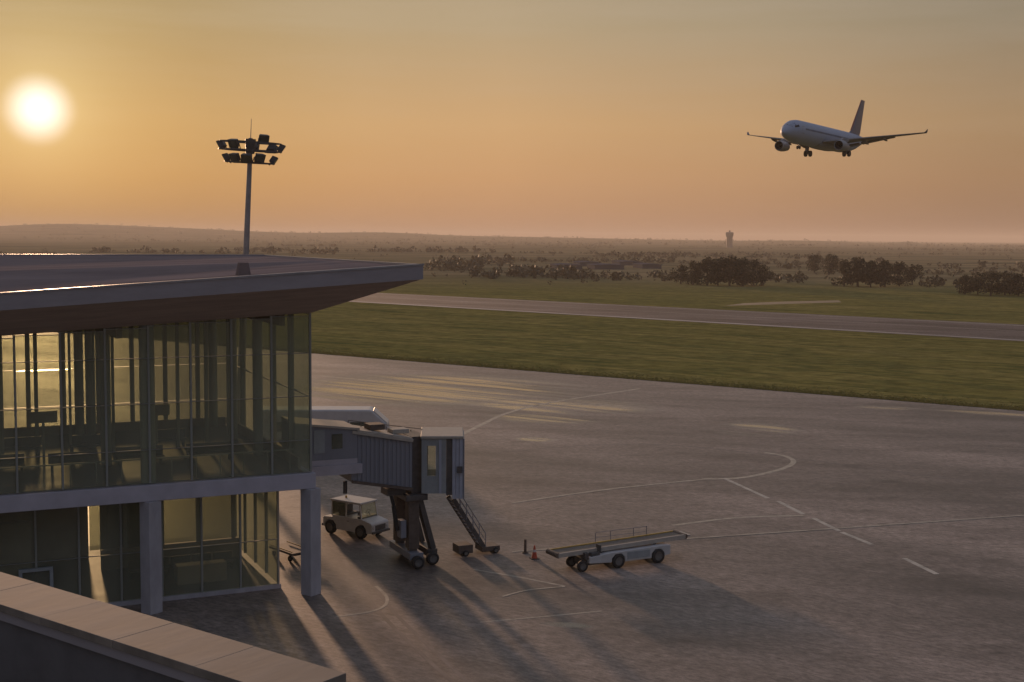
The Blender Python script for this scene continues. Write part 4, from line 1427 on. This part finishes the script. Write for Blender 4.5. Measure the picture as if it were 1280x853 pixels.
# ------------------------------------------------------------------ white bus parked behind the bridge
BD = 112.0
pr_ = D(486, 548, BD)
bus = empty('apron_bus', (pr_.x, pr_.y, 0), rad(3), 'white apron bus with a raked front, mostly hidden behind the jet bridge', 'bus')
Ht = 18.5 - (513.5 - 294.6) / FPX * BD
bb = MB()
bb.prism([(-.05, .4), (-.02, 1.1), (-.10, Ht - 1.30), (-1.48, Ht - .06), (-1.75, Ht), (-11.4, Ht), (-11.6, Ht - .2), (-11.6, .4)], 0, 2.7)
bb.build('body', M['white'], bus, bevel=.22)
MB().hexa([(-.155, .15, Ht - 1.20), (-.105, .15, Ht - 1.22), (-.105, 2.55, Ht - 1.22), (-.155, 2.55, Ht - 1.20)], [(-1.40, .2, Ht - .10), (-1.36, .2, Ht - .07), (-1.36, 2.5, Ht - .07), (-1.40, 2.5, Ht - .10)]).build('windscreen', M['white'], bus)
for i in range(6):
    boxpart('side_window', 'glass_dark', bus, -3.4 - i * 1.4, -2.15 - i * 1.4, -.03, -.003, 1.25, 2.1)
WBUS = wheel_mesh(.5, .3)
for (x, y) in ((-2.6, .2), (-2.6, 2.5), (-9.2, .2), (-9.2, 2.5)):
    add_wheel(bus, (x, y, .5), WBUS)

# ------------------------------------------------------------------ landing airliner
AD = 240.0
ap = D(1029.5, 172.5, AD)
los = math.atan2(ap.x, ap.y)
hdg = los + rad(22.5)
yaw = math.atan2(-math.cos(hdg), -math.sin(hdg))
pl = empty('airliner', ap, 0, 'twin engined airliner coming in to land with its wheels down', 'airplane')
pl.rotation_euler = (Matrix.Rotation(yaw, 4, 'Z') @ Matrix.Rotation(rad(-1.2), 4, 'Y') @ Matrix.Rotation(rad(-1.6), 4, 'X')).to_euler()
# x forward from the wing, nose at +17.5, tail at -21
fus = MB()
st_ = [(18.0, .05, -.55), (17.7, .48, -.5), (17.0, .95, -.36), (16.0, 1.38, -.18), (14.6, 1.78, -.04), (13.0, 1.95, 0), (10, 1.98, 0), (0, 1.98, 0), (-8, 1.98, 0), (-11, 1.86, .12), (-14, 1.52, .42), (-17, 1.02, .84), (-19.5, .55, 1.18), (-20.6, .22, 1.36), (-20.7, .05, 1.38)]
NR = 26
fus.rings([[(x, r * math.sin(2 * math.pi * i / NR), z + r * 1.04 * math.cos(2 * math.pi * i / NR)) for i in range(NR)] for x, r, z in st_])
fo = fus.build('fuselage', M['plane'], pl)
# wing box fairing
MB().rings([[(x, w * math.sin(2 * math.pi * i / 18), -1.35 + h * math.cos(2 * math.pi * i / 18)) for i in range(18)] for x, w, h in ((6.2, .3, .2), (5, 1.5, .75), (2, 2.15, .95), (-2.5, 2.15, .95), (-5, 1.5, .75), (-6.3, .3, .2))]).build('belly_fairing', M['belly'], pl)
# cockpit windows: dark faceted band round the nose
ck = MB()


def skin(x, th, lift=.02):
    for (a, b) in zip(st_, st_[1:]):
        if b[0] <= x <= a[0]:
            k = (a[0] - x) / (a[0] - b[0])
            r = a[1] + (b[1] - a[1]) * k + lift
            z = a[2] + (b[2] - a[2]) * k
            return (x, r * math.sin(th), z + r * 1.04 * math.cos(th))


for s in (-1, 1):
    for (xa_, xb_, t0, t1) in ((16.75, 15.75, .06, .52), (16.45, 15.35, .56, .92), (15.9, 14.75, .95, 1.18)):
        q4 = [skin(xa_, s * t1), skin(xa_, s * t0), skin(xb_, s * t0), skin(xb_, s * t1)]
        ck.add(q4, [(0, 1, 2, 3)])
ck.build('cockpit_window', M['rubber'], pl)
cwn = MB()
for s in (-1, 1):
    for i in range(48):
        x = 12.6 - i * .53
        cwn.add([skin(x + .13, s * 1.30), skin(x - .13, s * 1.30), skin(x - .13, s * 1.46), skin(x + .13, s * 1.46)], [(0, 1, 2, 3)])
tag(cwn.build('cabin_windows', M['rubber'], pl), kind='stuff')
for s in (-1, 1):
    for x in (11.6 + 1.9, -10.6):
        MB().add([skin(x + .42, s * 1.12, .012), skin(x - .42, s * 1.12, .012), skin(x - .42, s * 1.45, .012), skin(x - .42, s * 1.80, .012), skin(x + .42, s * 1.80, .012), skin(x + .42, s * 1.45, .012)], [(0, 1, 2, 3, 4, 5)]).build('cabin_door', M['belly'], pl)


def foil(c, x, y, z, t, vertical=False):
    pts = [(0, 0), (.06, .42), (.25, .5), (.6, .34), (1, .03), (1, -.03), (.6, -.22), (.25, -.38), (.06, -.3)]
    return [(x - u * c, y, z + w * t) if not vertical else (x - u * c, y + w * t, z) for u, w in pts]


for s in (1, -1):
    wg = MB()
    secs = [(6.6, 4.6, 1.7, -1.15, .95), (4.4, 2.0, 6.2, -.50, .52), (2.7, -.6, 11.5, .25, .32), (1.55, -3.75, 17.4, 1.10, .13)]
    wg.rings([foil(c, x, s * y, z, t) for c, x, y, z, t in secs])
    w = wg.build('wing', M['wing'], pl)
    MB().rings([foil(1.5, -3.80, s * 17.42, 1.12, .12), foil(1.0, -4.1, s * 17.60, 1.38, .08), foil(.4, -4.5, s * 17.70, 1.75, .04)]).build('winglet', M['fin'], w)
    MB().hexa([(-2.0, s * 2.0, -1.85), (-3.1, s * 2.0, -1.90), (-3.2, s * 6.0, -1.10), (-2.35, s * 6.0, -.95)], [(-2.0, s * 2.0, -1.45), (-3.1, s * 2.0, -1.80), (-3.2, s * 6.0, -1.02), (-2.35, s * 6.0, -.70)]).build('flap', M['wing'], w)
    MB().hexa([(-2.4, s * 6.3, -.88), (-3.5, s * 6.3, -1.02), (-3.9, s * 12.2, .22), (-3.2, s * 12.2, .34)], [(-2.4, s * 6.3, -.66), (-3.5, s * 6.3, -.94), (-3.9, s * 12.2, .29), (-3.2, s * 12.2, .46)]).build('flap', M['wing'], w)
    for (y, x, z) in ((4.2, -.6, -1.2), (7.6, -1.3, -.55), (10.8, -2.1, .10)):
        MB().rings([[(x + 1.7 - u * 3.4, s * y + .22 * r * math.cos(t), z - u * .45 + .32 * r * math.sin(t)) for t in [2 * math.pi * i / 8 for i in range(8)]] for u, r in ((0, .15), (.25, .9), (.6, 1), (.9, .5), (1, .1))]).build('flap_fairing', M['wing'], w)
    # engine
    en = empty('engine', (5.3, s * 5.75, -1.95), 0)
    en.parent = pl
    en.scale = (.86, .84, .84)
    MB().lathe([(1.55, .90), (1.75, .96), (1.72, 1.03), (1.3, 1.14), (.2, 1.18), (-1.2, 1.03), (-2.2, .85), (-2.2, .78)], 'x', 24).build('nacelle', M['belly'], en)
    MB().lathe([(1.55, .90), (.9, .90), (.6, .30), (1.1, .02)], 'x', 24).build('fan', M['rubber'], en)
    MB().lathe([(-2.0, .80), (-2.8, .52), (-3.4, .18), (-3.6, .02)], 'x', 18).build('exhaust_cone', M['dark'], en)
    MB().hexa([(.6, -.16, 1.2), (-2.6, -.16, .9), (-2.6, .16, .9), (.6, .16, 1.2)], [(-.2, -.16, 1.75), (-3.8, -.16, 1.55), (-3.8, .16, 1.55), (-.2, .16, 1.75)]).build('pylon', M['belly'], en)
    # tailplane
    MB().rings([foil(3.7, -14.9, s * .6, .95, .42), foil(1.5, -18.1, s * 6.2, 1.55, .14)]).build('tailplane', M['wing'], pl)
# fin
fo_ = MB()
fo_.rings([foil(6.0, -11.6, 0, 1.75, .42, True), foil(5.0, -13.0, 0, 2.6, .38, True), foil(1.9, -17.5, 0, 8.9, .2, True)])
fn = fo_.build('fin', M['fin'], pl)
MB().rings([foil(.8, -12.95, 0, 2.62, .32, True), foil(.34, -17.45, 0, 8.88, .16, True)]).build('fin_leading_edge', M['finred'], fn)
MB().rings([foil(3.0, -8.6, 0, 1.6, .1, True), foil(1.2, -11.4, 0, 2.05, .25, True)]).build('dorsal_fillet', M['plane'], fn)
# landing gear
WG, WN = wheel_mesh(.58, .42, 16), wheel_mesh(.38, .24, 14)
for s in (1, -1):
    g = empty('main_gear', (-2.1, s * 3.8, .75), 0)
    g.parent = pl
    MB().tube((0, 0, -1.1), (0, 0, -3.5), .20, .15, 10).tube((0, 0, -2.2), (0, -s * 1.5, -1.4), .10, .10, 8).tube((0, -.52, -3.5), (0, .52, -3.5), .10, .10, 8).build('strut', M['belly'], g)
    MB().box(-.55, .55, s * .32, s * .38, -3.0, -1.25).build('gear_door', M['plane'], g)
    for k in (-1, 1):
        add_wheel(g, (0, k * .46, -3.5), WG)
g = empty('nose_gear', (10.9, 0, .35), 0)
g.parent = pl
g.scale = (.85, .85, .85)
MB().tube((0, 0, -1.8), (.15, 0, -3.55), .13, .10, 10).tube((1.1, 0, -1.9), (.1, 0, -2.9), .07, .07, 8).tube((.15, -.25, -3.55), (.15, .25, -3.55), .07, .07, 8).build('strut', M['belly'], g)
for k in (-1, 1):
    add_wheel(g, (.15, k * .26, -3.55), WN)
    MB().box(-.9, .9, k * .42 - .02, k * .42 + .02, -2.55, -1.9).build('gear_door', M['plane'], g)

# ------------------------------------------------------------------ evening haze
HM = bpy.data.materials.new('haze_air')
HM.use_nodes = True
ht = HM.node_tree
ht.nodes.clear()
pv = nd(ht, 'ShaderNodeVolumePrincipled')
pv.inputs['Color'].default_value = (0.95, 0.85, 0.74, 1)
pv.inputs['Density'].default_value = HAZE_DENSITY
pv.inputs['Anisotropy'].default_value = 0.1
ho = nd(ht, 'ShaderNodeOutputMaterial')
ht.links.new(pv.outputs[0], ho.inputs['Volume'])
hz = MB().box(-13000, 13000, -900, 15000, -1.5, 70).build('haze', HM)
tag(hz, kind='stuff')
